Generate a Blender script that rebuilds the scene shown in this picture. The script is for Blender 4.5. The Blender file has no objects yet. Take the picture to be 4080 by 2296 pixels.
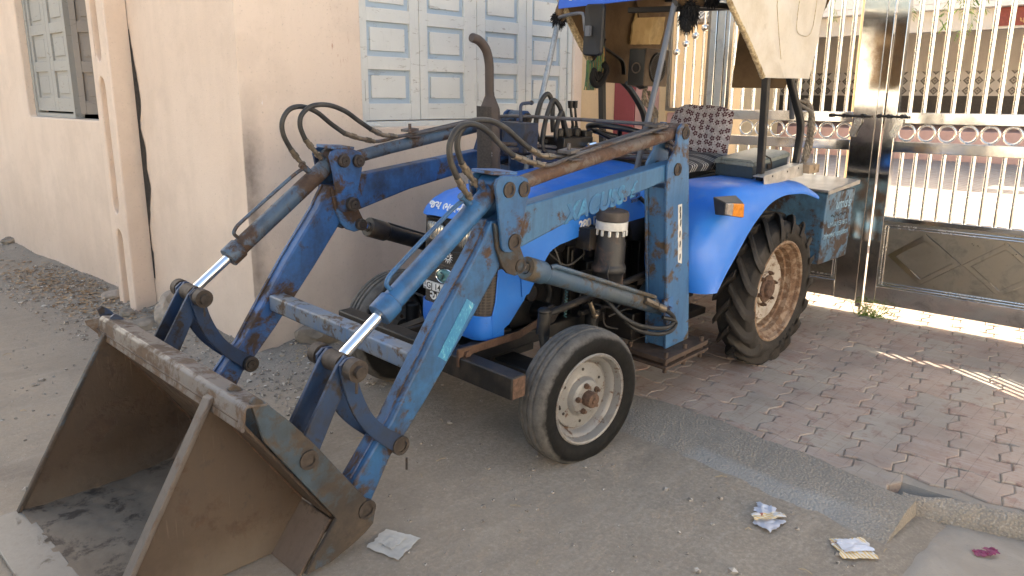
import bpy, bmesh, math, random
from mathutils import Vector, Matrix, Euler
from mathutils import noise as mnoise
R = math.radians
S = bpy.context.scene
C = S.collection
random.seed(7)

# ---------------------------------------------------------------- camera, sky, sun, exposure
cam_d = bpy.data.cameras.new('camera'); cam = bpy.data.objects.new('camera', cam_d); C.objects.link(cam)
cam_d.sensor_width = 36.0; cam_d.lens = 36.0 * 3100.0 / 4080.0
cam_d.clip_start = 0.05; cam_d.clip_end = 400
yaw, pit, rol = R(-47.197), R(76.2227), R(0.398)
Rz = Matrix.Rotation(yaw, 3, 'Z'); Rx = Matrix.Rotation(pit, 3, 'X'); Rr = Matrix.Rotation(rol, 3, 'Z')
cam.matrix_world = Matrix.Translation((0, 0, 1.5)) @ (Rz @ Rx @ Rr).to_4x4()
S.camera = cam
SUN_AZ, SUN_EL = R(33.0), R(24.4)           # azimuth measured from +Y towards +X
W = bpy.data.worlds.new('World'); S.world = W; W.use_nodes = True
wn = W.node_tree; bg = wn.nodes['Background']
sky = wn.nodes.new('ShaderNodeTexSky'); sky.sky_type = 'NISHITA'; sky.sun_disc = False
sky.sun_elevation = SUN_EL; sky.sun_rotation = SUN_AZ; sky.air_density = 1.0; sky.dust_density = 6.0; sky.ozone_density = 0.3
wn.links.new(sky.outputs[0], bg.inputs[0]); bg.inputs[1].default_value = 0.10
sun_d = bpy.data.lights.new('sun', 'SUN'); sun = bpy.data.objects.new('sun', sun_d); C.objects.link(sun)
sun_d.energy = 5.0; sun_d.angle = R(0.5); sun_d.color = (1.0, 0.90, 0.76)
sdir = Vector((math.sin(SUN_AZ) * math.cos(SUN_EL), math.cos(SUN_AZ) * math.cos(SUN_EL), math.sin(SUN_EL)))
sun.rotation_euler = sdir.to_track_quat('Z', 'Y').to_euler(); sun.location = (8, 14, 12)
S.view_settings.view_transform = 'Standard'; S.view_settings.look = 'None'
S.view_settings.gamma = 1.0; S.view_settings.exposure = 2.55
S.view_settings.use_white_balance = True; S.view_settings.white_balance_temperature = 6850; S.view_settings.white_balance_tint = 8
S.render.engine = 'CYCLES'
try:
    S.cycles.max_bounces = 8; S.cycles.diffuse_bounces = 4; S.cycles.glossy_bounces = 4
    S.cycles.use_denoising = True
    S.cycles.sample_clamp_indirect = 6.0
except Exception: pass

# ---------------------------------------------------------------- mesh helper
def spline(pts, n=8):
    pts = [Vector(p) for p in pts]; out = []
    for i in range(len(pts) - 1):
        p0 = pts[max(i - 1, 0)]; p1 = pts[i]; p2 = pts[i + 1]; p3 = pts[min(i + 2, len(pts) - 1)]
        for k in range(n):
            t = k / n; t2 = t * t; t3 = t2 * t
            out.append(0.5 * ((2 * p1) + (p2 - p0) * t + (2 * p0 - 5 * p1 + 4 * p2 - p3) * t2 + (3 * p1 - p0 - 3 * p2 + p3) * t3))
    out.append(pts[-1]); return out

class MB:
    def __init__(s): s.b = bmesh.new()
    def face(s, vs):
        try: return s.b.faces.new(vs)
        except ValueError: return None
    def poly(s, pts):
        s.face([s.b.verts.new(p) for p in pts]); return s
    def box(s, x0, x1, y0, y1, z0, z1, M=None):
        P = [(x0, y0, z0), (x1, y0, z0), (x1, y1, z0), (x0, y1, z0), (x0, y0, z1), (x1, y0, z1), (x1, y1, z1), (x0, y1, z1)]
        P = [Vector(p) for p in P]
        if M is not None: P = [M @ p for p in P]
        v = [s.b.verts.new(p) for p in P]
        for f in ((3, 2, 1, 0), (4, 5, 6, 7), (0, 1, 5, 4), (1, 2, 6, 5), (2, 3, 7, 6), (3, 0, 4, 7)): s.face([v[i] for i in f])
        return s
    def prism(s, pts, a0, a1, axis='y', M=None):
        def mk(p, a):
            q = {'y': (p[0], a, p[1]), 'x': (a, p[0], p[1]), 'z': (p[0], p[1], a)}[axis]
            q = Vector(q); return M @ q if M is not None else q
        A = [s.b.verts.new(mk(p, a0)) for p in pts]; B = [s.b.verts.new(mk(p, a1)) for p in pts]
        s.face(A); s.face(list(reversed(B))); n = len(pts)
        for i in range(n): s.face([A[(i + 1) % n], A[i], B[i], B[(i + 1) % n]])
        return s
    def frustum(s, A, B):
        A = [s.b.verts.new(p) for p in A]; B = [s.b.verts.new(p) for p in B]; n = len(A)
        s.face(A); s.face(list(reversed(B)))
        for i in range(n): s.face([A[(i + 1) % n], A[i], B[i], B[(i + 1) % n]])
        return s
    def tube(s, path, r, seg=12, caps=True, sq=None):
        path = [Vector(p) for p in path]; n = len(path); rings = []
        rr = r if isinstance(r, (list, tuple)) else [r] * n
        t0 = (path[1] - path[0]).normalized()
        up = Vector((0, 0, 1)) if abs(t0.z) < .9 else Vector((1, 0, 0))
        nx = t0.cross(up).normalized()
        for i in range(n):
            if i == 0: t = path[1] - path[0]
            elif i == n - 1: t = path[-1] - path[-2]
            else: t = (path[i + 1] - path[i]).normalized() + (path[i] - path[i - 1]).normalized()
            t = t.normalized(); nx = (nx - t * nx.dot(t)).normalized(); ny = t.cross(nx)
            k = 1.0
            if 0 < i < n - 1:
                c = (path[i + 1] - path[i]).normalized().dot(t); k = 1 / max(c, .5)
            if sq is None:
                rings.append([s.b.verts.new(path[i] + (nx * math.cos(2 * math.pi * j / seg) + ny * math.sin(2 * math.pi * j / seg)) * rr[i]) for j in range(seg)])
            else:
                w, h = sq
                rings.append([s.b.verts.new(path[i] + nx * a * w * .5 * k + ny * b * h * .5 * k) for a, b in ((-1, -1), (1, -1), (1, 1), (-1, 1))])
        m = len(rings[0])
        for i in range(n - 1):
            for j in range(m): s.face([rings[i][j], rings[i][(j + 1) % m], rings[i + 1][(j + 1) % m], rings[i + 1][j]])
        if caps: s.face(list(reversed(rings[0]))); s.face(rings[-1])
        return s
    def cyl(s, p0, p1, r0, r1=None, seg=24, caps=True):
        return s.tube([p0, p1], [r0, r0 if r1 is None else r1], seg, caps)
    def lathe(s, prof, o, ax, seg=32, closed=False):
        # prof: (radius, height along axis)
        o = Vector(o); ax = Vector(ax).normalized()
        u = ax.cross(Vector((0, 0, 1)) if abs(ax.z) < .9 else Vector((1, 0, 0))).normalized(); v = ax.cross(u)
        rings = []
        for r, h in prof:
            if r < 1e-6: rings.append([s.b.verts.new(o + ax * h)])
            else: rings.append([s.b.verts.new(o + ax * h + (u * math.cos(2 * math.pi * j / seg) + v * math.sin(2 * math.pi * j / seg)) * r) for j in range(seg)])
        pairs = list(zip(rings[:-1], rings[1:]))
        if closed: pairs.append((rings[-1], rings[0]))
        for a, b in pairs:
            for j in range(seg):
                k = (j + 1) % seg
                if len(a) == 1 and len(b) == 1: continue
                if len(a) == 1: s.face([a[0], b[k], b[j]])
                elif len(b) == 1: s.face([a[j], a[k], b[0]])
                else: s.face([a[j], a[k], b[k], b[j]])
        return s
    def torus(s, c, ax, Rm, r, seg=32, m=10):
        return s.lathe([(Rm + r * math.cos(2 * math.pi * k / m), r * math.sin(2 * math.pi * k / m)) for k in range(m)], c, ax, seg, True)
    def ball(s, c, r, seg=16, rings=9, sc=(1, 1, 1)):
        c = Vector(c)
        bmesh.ops.create_uvsphere(s.b, u_segments=seg, v_segments=rings, radius=r, matrix=Matrix.Translation(c) @ Matrix.Diagonal((*sc, 1)))
        return s
    def rock(s, c, r, seed, sc=(1, 1, .7), sub=2):
        g = bmesh.ops.create_icosphere(s.b, subdivisions=sub, radius=1.0)
        rnd = Vector((seed * 3.7, seed * 1.3, seed * .7))
        q = Euler((seed * 1.1, seed * 2.3, seed * .9)).to_matrix()
        for v in g['verts']:
            d = v.co.normalized(); k = 1 + .45 * mnoise.noise(d * 1.1 + rnd) + .18 * mnoise.noise(d * 2.9 + rnd)
            p = q @ (d * k); v.co = Vector(c) + Vector((p.x * sc[0], p.y * sc[1], p.z * sc[2])) * r
        return s
    def grid(s, rows, closed=False):
        V = [[s.b.verts.new(p) for p in row] for row in rows]
        for i in range(len(V) - 1):
            m = len(V[i])
            for j in range(m if closed else m - 1):
                s.face([V[i][j], V[i][(j + 1) % m], V[i + 1][(j + 1) % m], V[i + 1][j]])
        return V
    def sheet(s, rows, th):
        """two-sided thin sheet of real thickness from a grid of points"""
        rows = [[Vector(p) for p in r] for r in rows]; n = len(rows); m = len(rows[0]); N = []
        for i in range(n):
            N.append([])
            for j in range(m):
                a = rows[min(i + 1, n - 1)][j] - rows[max(i - 1, 0)][j]; b = rows[i][min(j + 1, m - 1)] - rows[i][max(j - 1, 0)]
                c = a.cross(b); N[i].append(c.normalized() if c.length > 1e-9 else Vector((0, 0, 1)))
        A = [[s.b.verts.new(rows[i][j] + N[i][j] * th * .5) for j in range(m)] for i in range(n)]
        B = [[s.b.verts.new(rows[i][j] - N[i][j] * th * .5) for j in range(m)] for i in range(n)]
        for i in range(n - 1):
            for j in range(m - 1):
                s.face([A[i][j], A[i][j + 1], A[i + 1][j + 1], A[i + 1][j]]); s.face([B[i][j], B[i + 1][j], B[i + 1][j + 1], B[i][j + 1]])
        for i in range(n - 1):
            for j in (0, m - 1): s.face([A[i][j], A[i + 1][j], B[i + 1][j], B[i][j]])
        for j in range(m - 1):
            for i in (0, n - 1): s.face([A[i][j], A[i][j + 1], B[i][j + 1], B[i][j]])
        return s
    def obj(s, name, mat, parent=None, bevel=0, ang=38, seg=2, loc=None, rot=None):
        bmesh.ops.remove_doubles(s.b, verts=s.b.verts, dist=1e-6)
        bmesh.ops.recalc_face_normals(s.b, faces=s.b.faces)
        me = bpy.data.meshes.new(name); s.b.to_mesh(me); s.b.free()
        me.polygons.foreach_set('use_smooth', [True] * len(me.polygons))
        me.set_sharp_from_angle(angle=R(ang))
        o = bpy.data.objects.new(name, me); C.objects.link(o)
        if mat is not None: me.materials.append(mat)
        if parent is not None: o.parent = parent
        if loc is not None: o.location = loc
        if rot is not None: o.rotation_euler = rot
        if bevel:
            m = o.modifiers.new('bevel', 'BEVEL'); m.width = bevel; m.segments = seg; m.limit_method = 'ANGLE'; m.angle_limit = R(35); m.harden_normals = False
        return o

def tag(o, label=None, cat=None, group=None, kind=None):
    if label: o['label'] = label
    if cat: o['category'] = cat
    if group: o['group'] = group
    if kind: o['kind'] = kind
    return o
def thing(name, loc, label, cat, group=None, rot=None):
    o = bpy.data.objects.new(name, None); C.objects.link(o); o.location = loc; o.empty_display_size = .1
    if rot: o.rotation_euler = rot
    return tag(o, label, cat, group)

# ---------------------------------------------------------------- material helper
class NT:
    def __init__(s, name, rough=.6, metal=0.0, spec=.5):
        s.m = bpy.data.materials.new(name); s.m.use_nodes = True; s.t = s.m.node_tree; s.p = s.t.nodes['Principled BSDF']
        s.p.inputs['Roughness'].default_value = rough; s.p.inputs['Metallic'].default_value = metal
        s.p.inputs['Specular IOR Level'].default_value = spec
        s.tc = s.t.nodes.new('ShaderNodeTexCoord')
    def n(s, k): return s.t.nodes.new(k)
    def l(s, a, b): s.t.links.new(a, b)
    def coord(s, kind='Object', scale=(1, 1, 1), rot=(0, 0, 0), loc=(0, 0, 0)):
        mp = s.n('ShaderNodeMapping'); mp.inputs['Scale'].default_value = scale; mp.inputs['Rotation'].default_value = rot; mp.inputs['Location'].default_value = loc
        s.l(s.tc.outputs[kind], mp.inputs[0]); return mp.outputs[0]
    def noise(s, scale, detail=4, rough=.55, vec=None, dist=0.0):
        q = s.n('ShaderNodeTexNoise'); q.inputs['Scale'].default_value = scale; q.inputs['Detail'].default_value = detail
        q.inputs['Roughness'].default_value = rough; q.inputs['Distortion'].default_value = dist
        s.l(vec if vec is not None else s.tc.outputs['Object'], q.inputs['Vector']); return q.outputs['Fac']
    def vor(s, scale, vec=None, feat='F1', out='Distance'):
        q = s.n('ShaderNodeTexVoronoi'); q.feature = feat; q.inputs['Scale'].default_value = scale
        s.l(vec if vec is not None else s.tc.outputs['Object'], q.inputs['Vector']); return q.outputs[out]
    def ramp(s, f, stops):
        q = s.n('ShaderNodeValToRGB'); e = q.color_ramp.elements
        while len(e) < len(stops): e.new(.5)
        for i, (p, c) in enumerate(stops):
            e[i].position = p
            c = c if isinstance(c, (tuple, list)) else (c, c, c)
            e[i].color = (*c[:3], 1)
        s.l(f, q.inputs[0]); return q.outputs[0]
    def step(s, f, a, b):
        q = s.n('ShaderNodeMapRange'); q.clamp = True
        q.inputs['From Min'].default_value = a; q.inputs['From Max'].default_value = b
        s.l(f, q.inputs['Value']); return q.outputs['Result']
    def mix(s, f, a, b, mode='MIX'):
        q = s.n('ShaderNodeMix'); q.data_type = 'RGBA'; q.blend_type = mode
        if isinstance(f, (int, float)): q.inputs[0].default_value = f
        else: s.l(f, q.inputs[0])
        for v, i in ((a, 6), (b, 7)):
            if isinstance(v, (tuple, list)): q.inputs[i].default_value = (*v[:3], 1)
            else: s.l(v, q.inputs[i])
        return q.outputs[2]
    def math(s, op, a, b=None, c=None):
        q = s.n('ShaderNodeMath'); q.operation = op
        for v, i in ((a, 0), (b, 1), (c, 2)):
            if v is None: continue
            if isinstance(v, (int, float)): q.inputs[i].default_value = v
            else: s.l(v, q.inputs[i])
        return q.outputs[0]
    def xyz(s, vec=None, kind='Object'):
        q = s.n('ShaderNodeSeparateXYZ'); s.l(vec if vec is not None else s.tc.outputs[kind], q.inputs[0]); return q.outputs
    def edge(s, rad=.006, samples=4):
        b = s.n('ShaderNodeBevel'); b.samples = samples; b.inputs[0].default_value = rad
        g = s.n('ShaderNodeNewGeometry'); d = s.n('ShaderNodeVectorMath'); d.operation = 'DOT_PRODUCT'
        s.l(b.outputs[0], d.inputs[0]); s.l(g.outputs['Normal'], d.inputs[1])
        return s.step(d.outputs['Value'], .985, .80)
    def col(s, c):
        if isinstance(c, (tuple, list)): s.p.inputs['Base Color'].default_value = (*c[:3], 1)
        else: s.l(c, s.p.inputs['Base Color'])
        return s
    def rough(s, v):
        if isinstance(v, (int, float)): s.p.inputs['Roughness'].default_value = v
        else: s.l(v, s.p.inputs['Roughness'])
        return s
    def metal(s, v):
        if isinstance(v, (int, float)): s.p.inputs['Metallic'].default_value = v
        else: s.l(v, s.p.inputs['Metallic'])
        return s
    def bump(s, h, strength=.3, dist=.01):
        b = s.n('ShaderNodeBump'); b.inputs['Strength'].default_value = strength; b.inputs['Distance'].default_value = dist
        s.l(h, b.inputs['Height']); s.l(b.outputs[0], s.p.inputs['Normal']); return s

def simple(name, c, rough=.6, metal=0.0, var=.25, scale=18, bump=.0, dirt=None, dirt_amt=.45):
    t = NT(name, rough, metal)
    f = t.noise(scale, 5, .6)
    base = t.mix(t.ramp(f, [(.3, 0.0), (.7, 1.0)]), tuple(x * (1 - var) for x in c), tuple(min(1, x * (1 + var)) for x in c))
    if dirt: base = t.mix(t.step(t.noise(scale * .35, 6, .65), 1 - dirt_amt - .1, 1 - dirt_amt + .12), base, dirt)
    t.col(base)
    if bump: t.bump(t.noise(scale * 6, 4, .6), bump, .004)
    return t.m

def painted(name, base, faded, rust=(.085, .05, .032), dark=(.022, .020, .019), r_amt=.40, fade=.5, d_amt=.35, rough=.48, edge=True, scale=1.0, streak=True, low=None, extra=None):
    """old sun-bleached paint: fading, rust patches, grime, chipped edges, vertical streaks"""
    t = NT(name, rough)
    big = t.noise(3.2 * scale, 5, .6); med = t.noise(9 * scale, 8, .68, dist=.3); fine = t.noise(70 * scale, 4, .6)
    base_c = t.mix(t.ramp(big, [(.32, 0.0), (.72, fade)]), base, faded)
    base_c = t.mix(t.ramp(fine, [(.35, .0), (.75, .22)]), base_c, tuple(x * .55 for x in base))
    if streak:
        st = t.noise(1.0, 6, .6, t.coord(scale=(38, 38, 3.5)))
        base_c = t.mix(t.ramp(st, [(.48, .0), (.72, .5)]), base_c, tuple(.5 * a + .5 * b for a, b in zip(base, dark)))
    rm = t.math('ADD', t.math('MULTIPLY', med, .75), t.math('MULTIPLY', t.noise(2.1 * scale, 3, .5), .25))
    if edge:
        rm = t.math('ADD', rm, t.math('MULTIPLY', t.edge(.007), t.math('MULTIPLY', t.noise(24 * scale, 4, .6), .32)))
    if low: rm = t.math('ADD', rm, t.math('MULTIPLY', t.step(t.xyz()[2], low[0], low[1]), low[2]))
    rmask = t.step(rm, 1 - r_amt - .035, 1 - r_amt + .03)
    rc = t.mix(t.ramp(t.noise(30 * scale, 6, .7), [(.3, 0.0), (.7, 1.0)]), rust, tuple(x * .45 for x in rust))
    c = t.mix(rmask, base_c, rc)
    dm = t.step(t.noise(4.5 * scale, 9, .72, t.coord(loc=(3, 5, 1))), 1 - d_amt - .08, 1 - d_amt + .16)
    c = t.mix(t.math('MULTIPLY', dm, .8), c, dark)
    if extra: c = extra(t, c)
    t.col(c)
    t.rough(t.ramp(rmask, [(0, (rough,) * 3), (1, (.82,) * 3)]))
    t.bump(t.math('ADD', t.math('MULTIPLY', rmask, -.5), t.math('MULTIPLY', fine, .45)), .35, .003)
    return t.m

def to_mesh_text(body, size, extrude=.0015, align='CENTER', bold=0.0, shear=0.0, spacing=1.0):
    cu = bpy.data.curves.new('lettering', 'FONT'); cu.body = body; cu.size = size; cu.extrude = extrude; cu.align_x = align; cu.align_y = 'CENTER'
    cu.offset = bold; cu.shear = shear; cu.space_character = spacing
    o = bpy.data.objects.new('lettering', cu); C.objects.link(o)
    dg = bpy.context.evaluated_depsgraph_get(); me = bpy.data.meshes.new_from_object(o.evaluated_get(dg))
    bpy.data.objects.remove(o); bpy.data.curves.remove(cu); return me
def text(name, body, size, mat, parent, origin, right, up, extrude=.0015, **k):
    me = to_mesh_text(body, size, extrude, **k); me.name = name
    r = Vector(right).normalized(); u = Vector(up); u = (u - r * u.dot(r)).normalized(); n = r.cross(u)
    M = Matrix((r, u, n)).transposed().to_4x4(); M.translation = Vector(origin)
    me.transform(M); me.materials.clear(); me.materials.append(mat)
    o = bpy.data.objects.new(name, me); C.objects.link(o); o.parent = parent; return o

# ================================================================ MATERIALS
def plaster(name, a, b, stain=None, rough=.9):
    t = NT(name, rough, spec=.2)
    c = t.mix(t.ramp(t.noise(1.3, 6, .6), [(.3, 0.0), (.7, 1.0)]), a, b)
    c = t.mix(t.ramp(t.noise(.9, 6, .65, t.coord(scale=(7, 7, .8))), [(.45, .0), (.8, .38)]), c, tuple(x * .80 for x in a))
    c = t.mix(t.math('MULTIPLY', t.step(t.noise(2.6, 7, .7, t.coord(loc=(5, 3, 2))), .48, .62), .35), c, tuple(x * .84 for x in a))
    c = t.mix(t.math('MULTIPLY', t.step(t.noise(60, 5, .7), .60, .68), .5), c, tuple(x * .62 for x in a))
    if stain: c = stain(t, c)
    t.col(c)
    h = t.math('ADD', t.math('MULTIPLY', t.noise(120, 5, .7), .6), t.math('MULTIPLY', t.noise(14, 5, .6), 1.2))
    t.bump(h, .42, .006)
    return t.m
PEACH_A, PEACH_B = (.675, .55, .447), (.72, .60, .497)
def house_stain_shade(t, c):
    o = t.xyz()
    # soot column beside the outer corner, soiling with tractor shade painted in low down, rust dribbles and a chalk scribble
    dx = t.math('ABSOLUTE', t.math('SUBTRACT', o[0], 2.235)); dy = t.math('ABSOLUTE', t.math('SUBTRACT', o[1], 4.075))
    nz = t.noise(5, 6, .7)
    near = t.math('SUBTRACT', t.math('ADD', t.math('MULTIPLY', nz, .26), .0), t.math('ADD', dx, t.math('MULTIPLY', dy, 6.0)))
    m = t.step(near, .0, .16)
    zm = t.math('MULTIPLY', t.ramp(o[2], [(.15, .45), (.5, 1.0)]), t.ramp(t.math('MULTIPLY', o[2], .5), [(.55, 1.0), (.8, 0.0)]))
    c = t.mix(t.math('MULTIPLY', t.math('MULTIPLY', m, zm), .8), c, (.10, .075, .06))
    low = t.math('ADD', t.math('MULTIPLY', o[2], 1.0), t.math('MULTIPLY', t.noise(2.2, 6, .7), -1.15))
    lowm = t.math('MULTIPLY', t.step(low, .35, -.65), .42)
    c = t.mix(lowm, c, (.40, .30, .235))
    sp = t.math('MULTIPLY', t.step(t.noise(26, 6, .75), .60, .68), t.step(t.math('MULTIPLY', o[2], 1.0), .55, .0))
    c = t.mix(t.math('MULTIPLY', sp, .55), c, (.25, .19, .15))
    # red-brown dribble
    ru = t.math('MULTIPLY', t.step(t.noise(1, 7, .7, t.coord(scale=(40, 40, 9))), .60, .66),
                t.math('MULTIPLY', t.step(t.math('ABSOLUTE', t.math('SUBTRACT', o[0], 2.86)), .09, .05), t.math('MULTIPLY', t.step(t.math('ABSOLUTE', t.math('SUBTRACT', o[2], 1.86)), .2, .15), t.step(o[1], 4.0, 4.05))))
    ru = t.math('MULTIPLY', ru, t.step(t.math('MULTIPLY', o[1], .2), .95, .80))
    c = t.mix(t.math('MULTIPLY', ru, .8), c, (.33, .12, .06))
    ch = t.math('MULTIPLY', t.step(t.noise(1, 6, .75, t.coord(scale=(90, 90, 14))), .62, .66), t.math('MULTIPLY', t.step(t.math('ABSOLUTE', t.math('SUBTRACT', o[0], 2.335)), .05, .02), t.step(t.math('ABSOLUTE', t.math('SUBTRACT', o[2], 1.51)), .13, .07)))
    c = t.mix(t.math('MULTIPLY', ch, .8), c, (.8, .8, .84))
    return c
M_house = plaster('peach_plaster', PEACH_A, PEACH_B, house_stain_shade)
M_cream = plaster('cream_plaster', (.62, .47, .29), (.68, .52, .33))
M_pinkwall = plaster('pink_plaster', (.55, .33, .30), (.60, .37, .33))
M_maroon = plaster('maroon_plaster', (.28, .075, .085), (.33, .095, .10))
M_white = plaster('white_plaster', (.74, .72, .68), (.80, .78, .74))
M_greywall = plaster('grey_white_plaster', (.60, .57, .52), (.66, .63, .57))
M_dado = simple('dark_dado', (.075, .07, .065), .6)
M_plinth = plaster('pink_plinth', (.50, .33, .29), (.56, .38, .33))
M_crack = simple('gap_shade_dark', (.035, .03, .026), .95, var=.5, scale=40)  # near-black tone for the shade inside gaps and holes
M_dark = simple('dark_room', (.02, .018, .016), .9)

def wood_paint(name, a, crackc):
    t = NT(name, .62, spec=.3)
    c = t.mix(t.ramp(t.noise(3, 5, .6), [(.3, 0.0), (.7, 1.0)]), a, tuple(x * .9 for x in a))
    fl = t.noise(1, 8, .72, t.coord(scale=(9, 9, 34)), dist=.6)
    c = t.mix(t.step(fl, .60, .63), c, crackc)
    fl2 = t.noise(1, 8, .75, t.coord(scale=(60, 60, 5)))
    c = t.mix(t.math('MULTIPLY', t.step(fl2, .60, .66), .6), c, tuple(x * .7 for x in a))
    t.col(c); t.bump(t.math('ADD', fl, t.noise(40, 5, .6)), .25, .003); return t.m
M_shut = wood_paint('shutter_white_paint', (.645, .65, .62), (.40, .385, .35))
M_shutblue = wood_paint('shutter_blue_paint', (.40, .49, .575), (.30, .36, .42))
M_shutgrey = wood_paint('weathered_grey_paint', (.36, .36, .34), (.27, .26, .235))
M_shutbrown = wood_paint('weathered_shaded_brown_paint', (.30, .27, .24), (.22, .195, .17))  # darker copy of the grey leaves; the turned leaf's shade is in this colour

def dirt_mat():
    t = NT('street_dirt', .95, spec=.15)
    o = t.xyz()
    big = t.noise(.9, 6, .62); med = t.noise(5.5, 8, .68); fine = t.noise(60, 6, .75)
    c = t.mix(t.ramp(big, [(.3, 0.0), (.7, 1.0)]), (.33, .276, .214), (.395, .336, .265))
    c = t.mix(t.ramp(med, [(.40, .0), (.72, .55)]), c, (.26, .218, .170))
    c = t.mix(t.ramp(fine, [(.38, .5), (.6, 0.0)]), c, (.17, .145, .118))
    c = t.mix(t.math('MULTIPLY', t.step(fine, .54, .64), .6), c, (.40, .355, .30))
    wl = t.step(t.math('SUBTRACT', t.math('MULTIPLY', o[0], -1), t.math('MULTIPLY', big, -1.2)), -1.9, -.5)
    c = t.mix(t.math('MULTIPLY', wl, .6), c, (.36, .295, .225))       # paler trodden sand on the left
    gr = t.math('MULTIPLY', t.math('MULTIPLY', t.step(o[1], 3.3, 3.75), t.step(o[0], 1.0, 1.7)), .6)
    c = t.mix(gr, c, t.mix(t.step(t.vor(70), .12, .4), (.12, .105, .09), (.26, .235, .205)))  # loose gravel by the walls
    dk = t.math('MULTIPLY', t.step(t.math('ABSOLUTE', t.math('ADD', t.math('SUBTRACT', o[1], t.math('MULTIPLY', o[0], -.9)), t.math('ADD', -4.25, t.math('MULTIPLY', med, .35)))), .16, .04), t.step(o[0], 1.3, .9))
    c = t.mix(t.math('MULTIPLY', dk, .45), c, (.15, .125, .105))
    st = t.math('MULTIPLY', t.step(t.noise(1.7, 7, .68, t.coord(loc=(4, 2, 0))), .46, .66), .62)
    c = t.mix(st, c, (.24, .205, .165))
    spk = t.step(t.vor(46, feat='F1'), .14, .08)
    spm = t.math('MULTIPLY', spk, t.step(t.noise(7, 3, .5), .42, .55))
    c = t.mix(t.math('MULTIPLY', spm, .55), c, (.47, .42, .36))
    tr = t.noise(1.0, 6, .65, t.coord(scale=(2.2, 14, 1), rot=(0, 0, .25)))
    c = t.mix(t.math('MULTIPLY', t.step(tr, .52, .68), .35), c, (.38, .33, .27))
    t.col(c)
    h = t.math('ADD', t.math('MULTIPLY', fine, .6), t.math('ADD', t.math('MULTIPLY', med, 1.6), t.math('MULTIPLY', t.noise(190, 4, .7), .35)))
    t.bump(h, .75, .012); return t.m
M_dirt = dirt_mat()
def concrete_mat():
    t = NT('rough_concrete', .93, spec=.15)
    c = t.mix(t.ramp(t.noise(2.5, 6, .65), [(.3, 0.0), (.7, 1.0)]), (.30, .262, .212), (.36, .318, .262))
    c = t.mix(t.math('MULTIPLY', t.step(t.vor(95), .25, .5), .5), c, (.20, .18, .155))
    c = t.mix(t.math('MULTIPLY', t.step(t.noise(85, 3, .6), .6, .68), .8), c, (.40, .375, .33))
    o = t.xyz()
    sm = t.math('MULTIPLY', t.step(t.math('ABSOLUTE', t.math('ADD', t.math('SUBTRACT', o[0], t.math('MULTIPLY', o[1], .05)), t.math('ADD', -2.80, t.math('MULTIPLY', t.noise(3, 3), .10)))), .09, .05), t.math('MULTIPLY', t.step(o[1], .70, .95), t.step(t.math('MULTIPLY', o[1], .5), .80, .76)))
    c = t.mix(t.math('MULTIPLY', sm, .6), c, (.34, .335, .315))        # trowelled cement smear
    t.col(c); t.bump(t.math('ADD', t.math('MULTIPLY', t.vor(95), .8), t.noise(30, 6, .7)), .75, .010); return t.m
M_conc = concrete_mat()
def sand_mat():
    t = NT('fine_sand', .95, spec=.15)
    c = t.mix(t.ramp(t.noise(3.5, 6, .65, dist=.8), [(.3, 0.0), (.7, 1.0)]), (.27, .235, .195), (.35, .31, .26))
    c = t.mix(t.math('MULTIPLY', t.step(t.noise(40, 6, .75), .62, .7), .5), c, (.19, .165, .135))
    t.col(c); t.bump(t.math('ADD', t.noise(9, 6, .7, dist=.6), t.math('MULTIPLY', t.noise(140, 3), .3)), .6, .010); return t.m
M_sand = sand_mat()
def paver_mat(name, cols, joint_lines=True):
    t = NT(name, .85, spec=.25)
    g = t.n('ShaderNodeNewGeometry'); r = g.outputs['Random Per Island']
    n = len(cols); c = t.ramp(r, [(i / n, cols[i]) for i in range(n)])
    c.node.color_ramp.interpolation = 'CONSTANT'
    wear = t.noise(7, 7, .7); c = t.mix(t.ramp(wear, [(.38, .0), (.70, .65)]), c, (.41, .345, .28))
    st = t.noise(1, 6, .65, t.coord(scale=(60, 4, 4))); c = t.mix(t.math('MULTIPLY', t.step(st, .46, .64), .6), c, (.42, .365, .32)); c = t.mix(t.math('MULTIPLY', t.step(t.noise(11, 7, .72, t.coord(loc=(8, 1, 0))), .54, .62), .5), c, (.24, .125, .10))
    c = t.mix(t.math('MULTIPLY', t.step(t.noise(1.6, 5, .6, t.coord(loc=(1, 7, 0))), .48, .68), .5), c, (.20, .17, .148))
    c = t.mix(t.math('MULTIPLY', t.step(t.noise(90, 4, .7), .62, .7), .6), c, (.13, .11, .10))
    if joint_lines:
        o = t.xyz(); f = t.math('FRACT', t.math('MULTIPLY', t.math('ADD', o[1], .013), 15.0))
        ln = t.step(t.math('ABSOLUTE', t.math('SUBTRACT', f, .5)), .035, .015)
        ln = t.math('MULTIPLY', ln, t.step(t.noise(6, 4), .42, .55))
        c = t.mix(t.math('MULTIPLY', ln, .5), c, (.15, .12, .105))
    t.col(c); t.bump(t.math('ADD', t.noise(60, 6, .7), t.math('MULTIPLY', wear, 1.2)), .35, .004); return t.m
M_paver = paver_mat('red_grey_pavers', [(.385, .280, .218), (.36, .258, .203), (.41, .308, .243), (.355, .300, .240), (.335, .235, .187), (.395, .293, .232), (.365, .310, .25)])
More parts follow.
